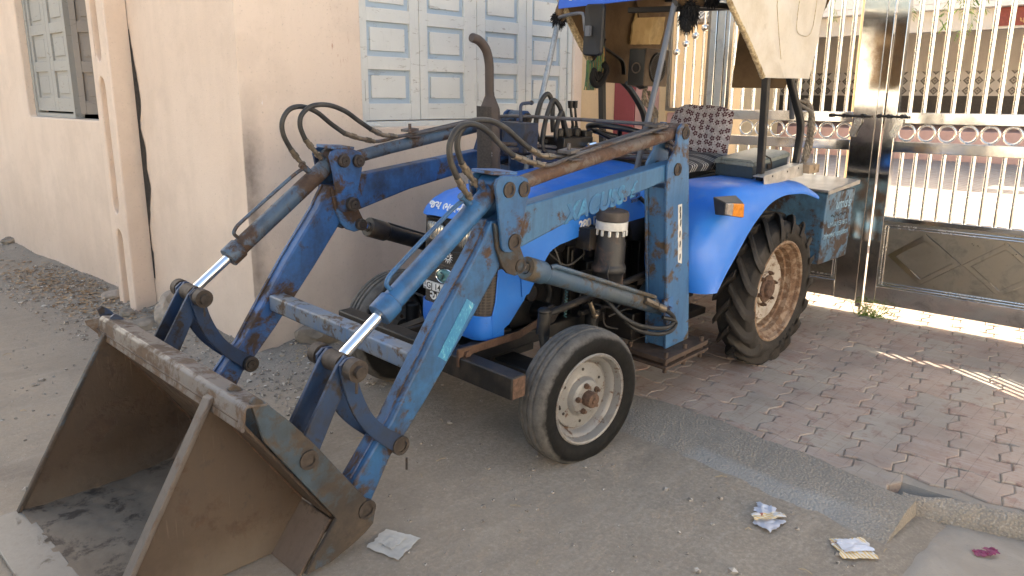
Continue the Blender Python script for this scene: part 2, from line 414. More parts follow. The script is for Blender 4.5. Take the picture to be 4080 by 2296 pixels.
def court_mat():
    t = NT('court_paving', .85, spec=.2)
    v = t.coord(scale=(1, 1, 1))
    b = t.n('ShaderNodeTexBrick'); t.l(v, b.inputs[0]); b.inputs['Scale'].default_value = 2.2; b.inputs['Mortar Size'].default_value = .012
    b.inputs['Color1'].default_value = (.36, .32, .285, 1); b.inputs['Color2'].default_value = (.31, .255, .225, 1); b.inputs['Mortar'].default_value = (.16, .14, .12, 1)
    c = t.mix(t.ramp(t.noise(2, 6, .65), [(.35, 0.0), (.7, .5)]), b.outputs[0], (.44, .40, .36)); t.col(c); return t.m
M_court = court_mat()
def steel_mat(name, rough=.2, col=(.72, .70, .66), smudge=.55):
    t = NT(name, rough, 1.0)
    sm = t.noise(6, 8, .72, dist=.5); sp = t.noise(48, 5, .7)
    c = t.mix(t.step(sm, .52, .70), col, tuple(x * (1 - smudge * .6) for x in col))
    c = t.mix(t.step(sp, .64, .72), c, (.22, .19, .15)); t.col(c)
    t.rough(t.ramp(t.math('ADD', t.math('MULTIPLY', sm, .7), t.math('MULTIPLY', sp, .3)), [(.35, (rough * .7,) * 3), (.65, (min(.6, rough * 2.2),) * 3)]))
    t.bump(t.noise(2.6, 3, .5), .10, .02); return t.m
M_steel = steel_mat('polished_stainless', .085, (.66, .65, .63), .6)
M_bar = steel_mat('stainless_tube', .16, (.78, .76, .72), .25)
M_panel = steel_mat('dull_stainless_sheet', .34, (.27, .245, .21), .5)
M_irondark = simple('dark_iron', (.035, .033, .032), .5, .6)

# ================================================================ SETTING: ground, paving
def gh(x, y):
    z = .030 * (max(-7, min(y, 3.0)) - 1.92)
    if y > 3.0: z -= .032 * min(1, (y - 3.0) / 1.0)
    if y > 4.0 and x > 2.2: pass
    k = max(0, min(1, (x - 2.78) / .35))
    z = z * (1 - k) + (-.072) * k
    n1 = mnoise.noise(Vector((x * 1.3, y * 1.3, .3))); n2 = mnoise.noise(Vector((x * 4.7, y * 4.7, 2.1))); n3 = mnoise.noise(Vector((x * 15, y * 15, 5)))
    z += .014 * n1 + .007 * n2 + .0035 * n3
    if y > 3.9 and x < 2.3:
        d = max(0, 2.2 - x); z += (.055 * math.exp(-d / .30) * (.8 + .07 * n2 + .45 * n1) + .028 * math.exp(-d / .9) * (.5 + n1)) * min(1, (y - 3.9) / .8)
    if 2.1 < x < 3.2 and 3.4 < y < 4.12: z += .07 * max(0, 1 - (4.08 - y) / .55) * (.6 + .8 * n2) * min(1, (x - 2.1) / .3)
    if y < .66 and x > 2.35: z -= .012 * min(1, (x - 2.35) / .25) * min(1, (.66 - y) / .12)
    return z
def axis_pts(segs):
    out = []
    for a, b, st in segs:
        n = max(1, round((b - a) / st)); out += [a + (b - a) * i / n for i in range(n)]
    out.append(segs[-1][1]); return out
m = MB()
xs = axis_pts([(-60, -8, 6), (-8, -1, .7), (-1, .3, .09), (.3, 3.3, .035), (3.3, 6, .3), (6, 70, 8)])
ys = axis_pts([(-60, -12, 6), (-12, -1, .8), (-1, .2, .1), (.2, 4.3, .035), (4.3, 9.8, .04), (9.8, 16, .5), (16, 90, 9)])
m.grid([[(x, y, gh(x, y)) for y in ys] for x in xs])
tag(m.obj('ground', M_dirt, ang=80), kind='structure')
# sandy hollow beside the kerb end (a sheet just above the ground)
m = MB(); rows = []
for i in range(34):
    x = 2.42 + i * .024; row = []
    for j in range(40):
        y = -.75 + j * .035
        e = .06 * mnoise.noise(Vector((y * 3, .7, 0))) + .03 * mnoise.noise(Vector((y * 11, .2, 0)))
        row.append((x + (e if i == 0 else 0), y, gh(x, y) + (.006 if 0 < i < 33 and 0 < j < 39 else -.006) + .006 * mnoise.noise(Vector((x * 9, y * 5, 1)))))
    rows.append(row)
m.grid(rows); tag(m.obj('sand', M_sand, ang=80), kind='structure')
# concrete ramp strip between street and pavers
m = MB(); rows = []
for i in range(70):
    y = .70 + 2.3 * i / 69; row = []
    n = mnoise.noise(Vector((y * 2.2, 3, 0))); n2 = mnoise.noise(Vector((y * 9, 7, 0)))
    x0 = 2.70 + .05 * n + .02 * n2 + .10 * max(0, (y - 1.6)); x1 = 3.07 + .185 * min(1, (y - .70) / 1.0) + .03 * mnoise.noise(Vector((y * 3.1, 11, 0))) + .018 * mnoise.noise(Vector((y * 14, 5, 0)))
    for j in range(22):
        t = j / 21; x = x0 + (x1 - x0) * t
        z0 = gh(x0, y) - .012; zt = .007
        z = z0 + (zt - z0) * (1 - (1 - min(1, t * 1.35)) ** 1.7)
        z += .005 * mnoise.noise(Vector((x * 11, y * 11, 2))) + .003 * mnoise.noise(Vector((x * 40, y * 40, 2)))
        if j == 21: z = -.03
        row.append((x, y, z))
    if i == 0: row0 = [(p[0], p[1] - .004, -.15) for p in row]; rows.append(row0)
    rows.append(row)
m.grid(rows); tag(m.obj('concrete_ramp', M_conc, ang=60), kind='structure')
# broken concrete edge where the pavers step down to the sand
m = MB(); rows = []
for i in range(60):
    y = .76 - 1.47 * i / 59; row = []
    nn = mnoise.noise(Vector((y * 4, 9, 0))); n2 = mnoise.noise(Vector((y * 13, 3, 0)))
    k = min(1, (.69 - y) / .32); xe = 3.085 + .13 * k + .020 * nn + .012 * n2
    for j, (dx, z) in enumerate(((-.045, -.16), (-.034, -.085), (-.020, -.055), (-.002, -.022), (.010, -.006), (.030, -.001), (.055, -.014))):
        row.append((xe + dx + .022 * mnoise.noise(Vector((y * 17, j * 3.3, 1))) + .012 * mnoise.noise(Vector((y * 41, j * 5.3, 1))), y, z + .020 * mnoise.noise(Vector((y * 15, j * 2.1, 7))) * (1 if j < 4 else .10 if j < 6 else 0)))
    rows.append(row)
m.grid(rows); tag(m.obj('kerb_edge', M_conc, ang=50), kind='structure')
# interlocking pavers: every paver a bevelled block of one sheet-like mesh
PX, PY = .2105, .2005
def paver_outline(cx, cy, g):
    a = .016; b = .016; o = []
    def f(y): # long wavy joint
        u = ((y - cy) / PY) % 1.0
        return a * (4 * u if u < .25 else (2 - 4 * u if u < .75 else 4 * u - 4))
    ny = [(-.5), (-.25), (.0), (.25), (.5)]
    gx = [(-.5, 0), (-.16, b), (.16, -b), (.5, 0)]
    for u in ny: o.append((cx - PX / 2 + f(cy + u * PY) + g, cy + u * PY + (g if u == -.5 else (-g if u == .5 else 0))))
    for s_, d in gx[1:-1]: o.append((cx + s_ * PX, cy + PY / 2 + d - g))
    for u in reversed(ny): o.append((cx + PX / 2 + f(cy + u * PY) - g, cy + u * PY + (g if u == -.5 else (-g if u == .5 else 0))))
    for s_, d in reversed(gx[1:-1]): o.append((cx + s_ * PX, cy - PY / 2 + d + g))
    return o
m = MB()
for j in range(0, 15):
    cx = 3.05 + PX * .5 + j * PX
    for i in range(-9, 21):
        cy = .105 + i * PY + (j % 4) * .047
        edge = 3.10 + .11 * min(1, max(0, (cy - .75) / 1.0)) + (.06 if cy < .75 else 0)
        if cx - PX / 2 < edge - .26 or cy > 4.02 or (cy < .80 and cx - PX / 2 < 3.09 + .13 * max(0, min(1, (.69 - cy) / .32))): continue
        dz = random.uniform(-.0022, .0022); tx = random.uniform(-.008, .008); ty = random.uniform(-.008, .008)
        A = paver_outline(cx, cy, .0022); B = paver_outline(cx, cy, .0065)
        if cy < .75 and cx < 3.5:   # chipped front edge of the step
            pass
        def zz(p): return dz + (p[0] - cx) * tx + (p[1] - cy) * ty
        va = [m.b.verts.new((p[0], p[1], -.055)) for p in A]; vb = [m.b.verts.new((p[0], p[1], zz(p) - .0045)) for p in A]; vc = [m.b.verts.new((p[0], p[1], zz(p))) for p in B]
        n = len(A)
        for k in range(n):
            k2 = (k + 1) % n; m.face([va[k], va[k2], vb[k2], vb[k]]); m.face([vb[k], vb[k2], vc[k2], vc[k]])
        m.face(vc)
tag(m.obj('paving', M_paver, ang=25), kind='structure')
m = MB()
xs2 = axis_pts([(3.10, 6.2, .1)]); ys2 = axis_pts([(-2, 4.1, .1)])
def bedx(x, y): return max(x, 3.09 + .16 * min(1, max(0, (y - .72) / .6)) + .15 * min(1, max(0, (.69 - y) / .32)))
m.grid([[(bedx(x, y), y, -.010 if i else -.16) for y in ys2] for i, x in enumerate(xs2)])
tag(m.obj('paving_bed', M_sand), kind='structure')
m = MB(); m.grid([[(x, y, -.004 if x > 6.15 else -.02) for y in axis_pts([(-14, 24, 2)])] for x in axis_pts([(6.1, 22.2, 1.5)])])
tag(m.obj('courtyard', M_court), kind='structure')

# ================================================================ HOUSE with blue shutters
house = thing('house', (0, 0, 0), 'peach plastered house with pale blue wooden shutters behind the tractor', 'house')
HX0, HX1, HY0, HY1, HZ = 2.2, 5.23, 4.08, 17.0, 4.6
def wall_faces(m, P, us, vs, holes, depth):
    """P(u,v,d) maps to 3d; rectangles in holes are cut and given reveals of the given depth"""
    for i in range(len(us) - 1):
        for j in range(len(vs) - 1):
            u0, u1, v0, v1 = us[i], us[i + 1], vs[j], vs[j + 1]
            if any(a <= u0 and u1 <= b and c <= v0 and v1 <= d for a, b, c, d in holes): continue
            m.poly([P(u0, v0, 0), P(u1, v0, 0), P(u1, v1, 0), P(u0, v1, 0)])
    for a, b, c, d in holes:
        for (p, q) in (((a, c), (b, c)), ((b, c), (b, d)), ((b, d), (a, d)), ((a, d), (a, c))):
            m.poly([P(p[0], p[1], 0), P(q[0], q[1], 0), P(q[0], q[1], depth), P(p[0], p[1], depth)])
m = MB()
wall_faces(m, lambda u, v, d: (u, HY0 + d, v), [HX0, 3.027, 5.125, HX1], [-.3, 1.308, 2.95, HZ], [(3.027, 5.125, 1.308, 2.95)], .12)
wall_faces(m, lambda u, v, d: (HX0 + d, u, v), [HY0, 6.15, 7.745, HY1], [-.3, 1.312, 2.75, HZ], [(6.15, 7.745, 1.312, 2.75)], .16)
m.poly([(HX1, HY0, -.3), (HX1, HY1, -.3), (HX1, HY1, HZ), (HX1, HY0, HZ)]); m.poly([(HX0, HY1, -.3), (HX1, HY1, -.3), (HX1, HY1, HZ), (HX0, HY1, HZ)])
m.poly([(HX0, HY0, HZ), (HX1, HY0, HZ), (HX1, HY1, HZ), (HX0, HY1, HZ)])
m.obj('wall', M_house, house, bevel=.014, seg=3)
# room behind the open side window
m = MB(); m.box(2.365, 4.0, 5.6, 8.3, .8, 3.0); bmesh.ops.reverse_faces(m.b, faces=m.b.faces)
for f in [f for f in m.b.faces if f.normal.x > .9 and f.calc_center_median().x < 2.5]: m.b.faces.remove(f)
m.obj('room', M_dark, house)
def stadium(y0, y1, z0, z1, n=8):
    r = (y1 - y0) / 2; c = (y0 + y1) / 2; o = []
    for k in range(n + 1): a = math.pi * k / n; o.append((c + r * math.cos(a), z1 - r * 1.6 + r * 1.6 * math.sin(a)))
    for k in range(n + 1): a = math.pi + math.pi * k / n; o.append((c + r * math.cos(a), z0 + r * 1.6 + r * 1.6 * math.sin(a)))
    return o
m = MB()
px0, px1, py0, py1 = 2.053, 2.2, 5.462, 5.75
outer = [(py0, -.2), (py1, -.2), (py1, 3.3), (py0, 3.3)]
slots = [stadium(5.575, 5.672, 1.71, 2.78), stadium(5.572, 5.672, .70, 1.612), stadium(5.572, 5.675, -.15, .592)]
ed = []
for loop in [outer] + slots:
    vs = [m.b.verts.new((px0, p[0], p[1])) for p in loop]
    for k in range(len(vs)): ed.append(m.b.edges.new((vs[k], vs[(k + 1) % len(vs)])))
bmesh.ops.triangle_fill(m.b, use_beauty=True, use_dissolve=False, edges=ed)
for lp in slots:
    n = len(lp)
    for k in range(n):
        p, q = lp[k], lp[(k + 1) % n]
        m.poly([(px0, p[0], p[1]), (px0, q[0], q[1]), (px0 + .05, q[0], q[1]), (px0 + .05, p[0], p[1])])
    m.poly([(px0 + .05, p[0], p[1]) for p in lp])
m.poly([(px0, py0, -.2), (px1 - .004, py0, -.2), (px1 - .004, py0, 3.3), (px0, py0, 3.3)]); m.poly([(px0, py1, -.2), (px1, py1, -.2), (px1, py1, 3.3), (px0, py1, 3.3)]); m.poly([(px0, py0, 3.3), (px1, py0, 3.3), (px1, py1, 3.3), (px0, py1, 3.3)])
m.obj('pilaster', M_house, house, bevel=.010, seg=2, ang=50)
m = MB()  # flat dark strip painted for the shade in the gap between pilaster and wall
zs = [.25 + i * .045 for i in range(38)]; L_, R_ = [], []
for z in zs:
    e = min(1, (z - .2) / .3) * min(1, (1.92 - z) / .35); wd = (.016 + .085 * max(0, e) * (1 if .66 < z < 1.8 else .4)) * (.65 + .55 * mnoise.noise(Vector((z * 5, 1, 3)))) * (1 if z > .62 or z < .45 else .35)
    L_.append((2.196, 5.459, z)); R_.append((2.196, 5.459 - max(.004, wd), z + .01 * mnoise.noise(Vector((z * 19, 4, 0)))))
m.grid([L_, R_]); m.obj('crack', M_crack, house)

def leaf(x0, x1, zb, zt, first, pitch, sl, sr, name='shutter_leaf', P=None, par=None, mats=None, th=.03):
    P = P or (lambda u, d, v: (u, HY0 + .035 + d, v)); mats = mats or (M_shut, M_shutblue)
    m = MB()
    def bx(u0, u1, d0, d1, v0, v1):
        pts = [P(a, b, c) for a, b, c in [(u0, d0, v0), (u1, d0, v0), (u1, d1, v0), (u0, d1, v0), (u0, d0, v1), (u1, d0, v1), (u1, d1, v1), (u0, d1, v1)]]
        v = [m.b.verts.new(p) for p in pts]
        for f in ((3, 2, 1, 0), (4, 5, 6, 7), (0, 1, 5, 4), (1, 2, 6, 5), (2, 3, 7, 6), (3, 0, 4, 7)): m.face([v[i] for i in f])
    bx(x0, x0 + sl, 0, th, zb, zt); bx(x1 - sr, x1, 0, th, zb, zt)
    z = first; rows = []
    lo = zb
    while z + .2 < zt:
        bx(x0 + sl, x1 - sr, .001, th - .001, lo, z); rows.append((z, z + pitch * .72)); lo = z + pitch * .72; z += pitch
    bx(x0 + sl, x1 - sr, .001, th - .001, lo, zt)
    for a, b in rows: bx(x0 + sl + .030, x1 - sr - .037, .008, .022, a + .034, b - .034)
    o = m.obj(name, mats[0], par or house, bevel=.0025)
    m = MB(); m2 = m
    pts = [P(a, b, c) for a, b, c in [(x0 + sl * .5, .018, zb + .03), (x1 - sr * .5, .018, zb + .03), (x1 - sr * .5, .018, zt - .03), (x0 + sl * .5, .018, zt - .03)]]
    pts2 = [P(a, b, c) for a, b, c in [(x0 + sl * .5, .026, zb + .03), (x1 - sr * .5, .026, zb + .03), (x1 - sr * .5, .026, zt - .03), (x0 + sl * .5, .026, zt - .03)]]
    m.frustum(pts, pts2); m.obj('panel_board', mats[1], o)
    return o
FR = MB()
for a, b, c, d in ((3.027, 3.062, 1.308, 2.95), (5.076, 5.125, 1.308, 2.95), (3.062, 5.076, 1.308, 1.343), (3.062, 5.076, 2.9, 2.95)): FR.box(a, b, HY0 + .022, HY0 + .075, c, d)
FR.box(3.04, 3.16, HY0 + .006, HY0 + .022, 1.311, 1.325)
FR.obj('window_frame', M_shut, house, bevel=.003)
for k, (a, b, sl, sr) in enumerate([(3.064, 3.522, .034, .078), (3.527, 4.056, .070, .122), (4.060, 4.580, .085, .088), (4.585, 5.074, .065, .085)]):
    lf = leaf(a, b, 1.349, 2.88, 1.455, .291, sl, sr)
    h = MB()
    for hz in (1.47, 2.5):
        if k in (1, 2): hx = b - .012 if k == 1 else a + .012
        else: hx = a + .012 if k == 0 else b - .012
        h.box(hx - .007, hx + .007, HY0 + .028, HY0 + .0355, hz, hz + .125)
    h.obj('hinge', M_shut, lf, bevel=.001)
# side window: closed grey pair and one leaf folded inwards
Pl = lambda u, d, v: (2.275 + d, u, v)
F2 = MB()
for a, b, c, d in ((6.80, 7.74, 1.313, 1.345), (7.70, 7.74, 1.345, 2.74), (6.80, 6.845, 1.345, 2.74)): F2.box(2.262, 2.33, a, b, c, d)
F2.obj('side_window_frame', M_shutgrey, house, bevel=.003)
leaf(7.275, 7.697, 1.362, 2.72, 1.47, .292, .075, .05, 'shutter_leaf', Pl, mats=(M_shutgrey, M_shutgrey))
leaf(6.85, 7.27, 1.362, 2.72, 1.47, .292, .05, .075, 'shutter_leaf', Pl, mats=(M_shutgrey, M_shutgrey))
leaf(.012, .46, 1.345, 2.70, 1.45, .300, .045, .09, 'shutter_leaf', lambda u, d, v: (2.292 + .80 * u + .6 * d, 6.80 - .60 * u + .8 * d, v), mats=(M_shutbrown, M_shutbrown))

# ================================================================ compound wall, gate pillar
cw = MB(); cw.box(5.236, 5.86, 4.12, 4.40, -.1, 2.6)
tag(cw.obj('compound_wall', M_cream, bevel=.01), 'cream plastered compound wall between the shuttered house and gate pillar', 'wall')
gp = thing('gate_pillar', (5.9, 3.85, 0), 'pink gate pillar with a maroon stripe beside the steel grille', 'pillar')
m = MB(); m.box(-.15, .25, -.19, .05, -.1, 2.9); m.obj('pillar_body', M_pinkwall, gp, bevel=.008)
m = MB(); m.box(-.155, .255, .053, .268, -.1, 2.9); m.obj('stripe', M_maroon, gp, bevel=.006)
m = MB(); m.box(-.16, .10, -.262, -.193, -.1, 2.9); m.obj('edge_strip', M_cream, gp, bevel=.004)
lw = MB(); lw.box(5.76, 5.98, 3.215, 3.583, -.1, 1.385)
tag(lw.obj('low_wall', M_pinkwall, bevel=.006), 'low pink wall under the narrow side grille of the gate', 'wall')
sg = thing('side_grille', (5.75, 3.40, 1.4), 'narrow stainless side grille with steel balls set on its bars', 'grille')
m = MB()
for a, b, c, d in ((.165, .190, 0, 1.3), (-.19, -.165, 0, 1.3), (-.165, .165, 0, .025), (-.165, .165, 1.27, 1.3)): m.box(-.015, .015, a, b, c, d)
m.obj('frame', M_panel, sg, bevel=.003)
for y, bz in ((.117, .466), (.036, .528), (-.046, .586), (-.127, .642)):
    m = MB(); m.cyl((0, y, .02), (0, y, 1.28), .0125); b = m.obj('bar', M_bar, sg)
    m = MB(); m.ball((0, y, bz), .029, 20, 12); m.obj('ball', M_bar, b)
hp = MB(); hp.box(5.72, 5.80, 3.155, 3.208, -.05, 2.75); hp.box(5.725, 5.795, 3.082, 3.150, -.05, 2.75)
tag(hp.obj('hinge_post', M_steel, bevel=.004), 'square stainless hinge post of the gate beside the side grille', 'post')

# ================================================================ stainless gate: two leaves
def gate_leaf(y_hi, y_lo, stile_hi, stile_lo, label, bars, rings, dias, lock):
    g = thing('gate_leaf', (5.745, (y_hi + y_lo) / 2, .02), label, 'gate', 'stainless gate leaves'); oy = (y_hi + y_lo) / 2
    Y = lambda v: v - oy
    ZT = 2.75
    m = MB(); m.box(-.03, .03, Y(y_hi - stile_hi), Y(y_hi), .058, ZT); m.box(-.03, .03, Y(y_lo), Y(y_lo + stile_lo), .058, ZT)
    m.obj('stile', M_steel, g, bevel=.004)
    a, b = Y(y_lo + stile_lo), Y(y_hi - stile_hi)
    m = MB()
    for z0, z1 in ((1.325, 1.398), (1.132, 1.205), (.655, .69), (.062, .19), (2.70, 2.75)): m.box(-.026, .026, a, b, z0, z1)
    m.obj('rail', M_steel, g, bevel=.004)
    m = MB(); m.box(-.012, .012, a, b, .19, .655); m.obj('kick_panel', M_panel, g)
    m = MB()
    for z0, z1, d in ((.630, .637, .024), (.612, .620, .020), (.200, .207, .024), (.216, .224, .020)): m.tube([(-d + .006, a + .015, (z0 + z1) / 2), (-d + .006, b - .015, (z0 + z1) / 2)], .006, 8)
    for yy in (a + .015, b - .015, a + .032, b - .032): m.tube([(-.016, yy, .203), (-.016, yy, .633)], .006, 8)
    m.obj('moulding', M_bar, g)
    m = MB()
    for c in dias:
        for w0, w1, xo in ((.236, .178, -.019),):
            k_ = .178 / .236
            for i in range(4):
                A0 = [(1, 0), (0, 1), (-1, 0), (0, -1)]; q0, q1 = A0[i], A0[(i + 1) % 4]
                pts = [(Y(c) + q0[0] * w0, .42 + q0[1] * w0 * k_), (Y(c) + q1[0] * w0, .42 + q1[1] * w0 * k_), (Y(c) + q1[0] * w1, .42 + q1[1] * w1 * k_), (Y(c) + q0[0] * w1, .42 + q0[1] * w1 * k_)]
                if min(z_[0] for z_ in pts) < a or max(z_[0] for z_ in pts) > b: continue
                m.prism(pts, xo, -.0125, axis='x')
    m.obj('diamond', M_panel, g, bevel=.004)
    for y in bars:
        m = MB(); m.cyl((0, Y(y), 1.395), (0, Y(y), 2.71), .0155, seg=16); m.obj('bar', M_bar, g)
        m = MB(); m.cyl((0, Y(y) + .012, .685), (0, Y(y) + .012, 1.135), .0135, seg=16); m.obj('bar', M_bar, g)
    for y in rings:
        m = MB(); m.torus((0, Y(y), 1.265), (1, 0, 0), .0525, .0075, 32, 10); m.obj('ring', M_bar, g)
    lk = MB(); s = lock
    lk.tube([(-.045, Y(s[0]), 1.372), (-.045, Y(s[1]), 1.366)], .008, 12)
    for t in (.02, .35, .8):
        yy = s[0] + (s[1] - s[0]) * t; lk.cyl((-.06, Y(yy), 1.371), (-.02, Y(yy), 1.371), .014)
    lo = lk.obj('bolt', M_irondark, g)
    hs = MB(); yy = Y(s[2]); sg_ = s[3]
    rows = []
    for i in range(9):
        u = i / 8; z = 1.352 - .125 * u; off = .028 * (0 if u < .25 else (u - .25) / .45 if u < .7 else 1) * sg_; w = .026 if u < .85 else .020
        rows.append([(-.045, yy + off - w, z), (-.045, yy + off + w, z)])
    hs.sheet(rows, .006); hs.obj('hasp', M_bar, lo, bevel=.001)
    return g
bl = [3.001, 2.909, 2.818, 2.731, 2.644, 2.559, 2.463, 2.370, 2.285, 2.198, 2.114]
br = [1.690 - .0868 * i for i in range(27)]
gate_leaf(3.07, 1.893, .03, .158, 'left stainless gate leaf of round bars, partly hidden behind the tractor', bl, [1.985 + .1247 * i for i in range(8)], [2.36, 2.83], (2.20, 1.92, 2.005, 1))
gate_leaf(1.836, -.66, .075, .08, 'right stainless gate leaf with diamond kick panel, bars clear of the tractor', br, [1.694 - .1247 * i for i in range(18)], [1.482 - .474 * i for i in range(4)], (1.87, 1.68, 1.735, 1))
cp = MB(); cp.box(5.70, 5.712, 1.842, 1.889, .04, 2.75); cp.cyl((5.745, 1.865, -.02), (5.745, 1.865, .12), .012)
tag(cp.obj('cover_strip', M_steel, bevel=.003), 'stainless cover strip where the two gate leaves meet', 'gate strip')
gp2 = MB(); gp2.box(5.6, 6.0, -1.1, -.70, -.1, 2.9); tag(gp2.obj('end_pillar', M_pinkwall, bevel=.008), 'pink end pillar at the far right of the gate', 'pillar')

# ================================================================ beyond the gate
hall = thing('hall', (22.3, 6, 0), 'long white open-fronted hall with patterned tile band beyond the courtyard', 'hall')
m = MB(); m.box(0, 5.2, -26, 30, -.1, .74); m.obj('plinth', M_plinth, hall, bevel=.01)
m = MB(); m.box(4.8, 5.2, -26, 30, .742, 4.0); m.obj('back_wall', M_greywall, hall)
m = MB(); m.box(4.77, 4.797, -26, 30, .742, 1.632); m.obj('dado', M_dado, hall)
def tile_mat():
    t = NT('patterned_tiles', .35)
    o = t.xyz(); P_ = .30
    u = t.math('MULTIPLY', o[1], 1 / P_); v = t.math('MULTIPLY', t.math('SUBTRACT', o[2], 1.632), 1 / P_)
    fu = t.math('ABSOLUTE', t.math('SUBTRACT', t.math('FRACT', u), .5)); fv = t.math('ABSOLUTE', t.math('SUBTRACT', t.math('FRACT', v), .5))
    d = t.math('ADD', fu, fv)
    c = t.mix(t.step(d, .44, .40), (.58, .57, .55), (.10, .095, .09))
    c = t.mix(t.step(d, .26, .23), c, (.30, .29, .275)); c = t.mix(t.step(d, .12, .09), c, (.08, .075, .07)); t.col(c); return t.m
m = MB(); m.box(4.775, 4.796, -26, 30, 1.634, 2.36); m.obj('tile_band', tile_mat(), hall)
m = MB(); m.box(0, .35, -26, 30, 3.17, 3.655); m.obj('lintel', M_greywall, hall, bevel=.01)
m = MB(); m.box(-.35, 5.3, -26, 30, 3.66, 3.80); m.box(-.36, -.05, -26, 30, 3.803, 4.6); m.obj('roof_slab', M_white, hall, bevel=.01)
for yc in (3.4, -9, 15): 
    m = MB(); m.box(.02, .33, yc - .16, yc + .16, .742, 3.17) if yc != 3.4 else m.box(.02, .33, -4.2, -3.9, .742, 3.17); m.obj('column', M_greywall, hall, bevel=.01)
sb = thing('signboard', (22.28, 4.15, 3.43), 'red signboard with gold writing hung on the hall lintel', 'sign')
m = MB(); m.box(-.03, 0, -1.6, .72, -.20, .22); m.obj('board', simple('red_board', (.20, .03, .02), .5), sb, bevel=.004)
M_gold = simple('gold_letter', (.55, .36, .12), .5)
text('lettering', 'ડાલ', .20, M_gold, sb, (-.034, -.10, .10), (0, -1, 0), (0, 0, 1)); text('lettering', 'પરિવાર સ્વાગત', .19, M_gold, sb, (-.034, -.30, -.09), (0, -1, 0), (0, 0, 1))
ch = thing('plastic_chair', (23.3, 7.72, .742), 'dark rounded chair standing on the hall porch', 'chair')
M_ch = simple('dark_chair', (.03, .03, .03), .5)
m = MB(); m.sheet([[(.22 + .05 * abs(u) * 0, u * .27, .42 + .0) for u in (-1, -.5, 0, .5, 1)], [(.24, u * .29, .62) for u in (-1, -.5, 0, .5, 1)], [(.28, u * .27, .84) for u in (-1, -.5, 0, .5, 1)], [(.30, u * .17, .95) for u in (-1, -.5, 0, .5, 1)]], .02); m.obj('backrest', M_ch, ch, bevel=.004)
m = MB(); m.box(-.22, .24, -.25, .25, .40, .44); m.obj('seat', M_ch, ch, bevel=.01)
for a in (-.19, .20):
    for b in (-.21, .21): m = MB(); m.cyl((a * 1.15, b * 1.15, 0), (a, b, .41), .018); m.obj('leg', M_ch, ch)
# yellow cottage with tiled eave seen through the side grille
co = thing('cottage', (19.6, 12.2, 0), 'yellow plastered cottage with a clay tile eave seen through the side grille', 'cottage')
m = MB(); m.box(0, 2.2, -2.3, 3.6, -.1, 3.6); m.obj('wall', plaster('yellow_plaster', (.60, .46, .28), (.66, .51, .32)), co)
M_tile = simple('clay_tiles', (.20, .185, .165), .9, var=.4, scale=9, bump=.3)
m = MB()
for i in range(50):
    y = -2.5 + i * .125
    for k in range(6):
        x0 = -.35 + k * .3; z0 = 3.50 + k * .16
        m.tube([(x0, y, z0), (x0 + .34, y, z0 + .19)], [.062, .055], 10)
m.obj('roof', M_tile, co)
m = MB(); m.box(-.34, -.05, -2.4, 3.6, 3.43, 3.46); m.obj('eave_board', simple('eave_wood', (.10, .07, .05), .8), co)
# unseen blocker added above the frame to keep low sun off the upper gate
ps = thing('sun_blocker', (8.45, 6.5, 0), 'added cream sun blocker on columns, out of view left of the gate', 'sun_blocker')
m = MB(); m.box(-.05, .05, -3.4, 1.6, 3.26, 5.2); m.obj('blocker_panel', M_cream, ps, bevel=.01)
for yy in (-3.6, 1.8): m = MB(); m.box(-.10, .10, yy - .12, yy + .12, -.02, 4.8); m.obj('column', M_cream, ps, bevel=.01)
# opposite side of the street, behind the photographer
for k, (x0, x1, h, mt, lb) in enumerate([(-9, -3.2, 4.2, M_cream, 'cream house across the street with a brown door'), (-2.9, 3.6, 3.6, M_white, 'whitewashed house across the street with a brown door'), (3.9, 11, 4.4, M_greywall, 'grey-white house across the street with a brown door')]):
    oh = thing('opposite_house', ((x0 + x1) / 2, -9.0, 0), lb, 'house', 'houses across the street'); w = (x1 - x0) / 2
    m = MB(); m.box(-w, w, -6, 0, -.4, h); m.obj('wall', mt, oh, bevel=.02)
    m = MB(); m.box(-w - .05, w + .05, -6, .45, h + .003, h + .16); m.obj('roof_slab', M_greywall, oh)
    m = MB(); m.box(-.5, .5, .005, .06, -.2, 2.0); m.obj('door', simple('brown_door', (.12, .06, .03), .6), oh)
    for s_ in (-1, 1): m = MB(); m.box(s_ * w * .6 - .5, s_ * w * .6 + .5, .005, .05, .9, 2.1); m.obj('window', M_shutblue, oh)

eh = thing('end_house', (-27, 1, 0), 'whitewashed house closing the far end of the street behind the photographer', 'house')
m = MB(); m.box(-5, 0, -9, 15, -.3, 4.4); m.obj('wall', M_white, eh, bevel=.02)
m = MB(); m.box(-5, .35, -9.1, 15.1, 4.403, 4.56); m.obj('roof_slab', M_greywall, eh)
for yy in (-3, 2, 7): m = MB(); m.box(.005, .05, yy - .5, yy + .5, .9, 2.2); m.obj('window', M_shutblue, eh)

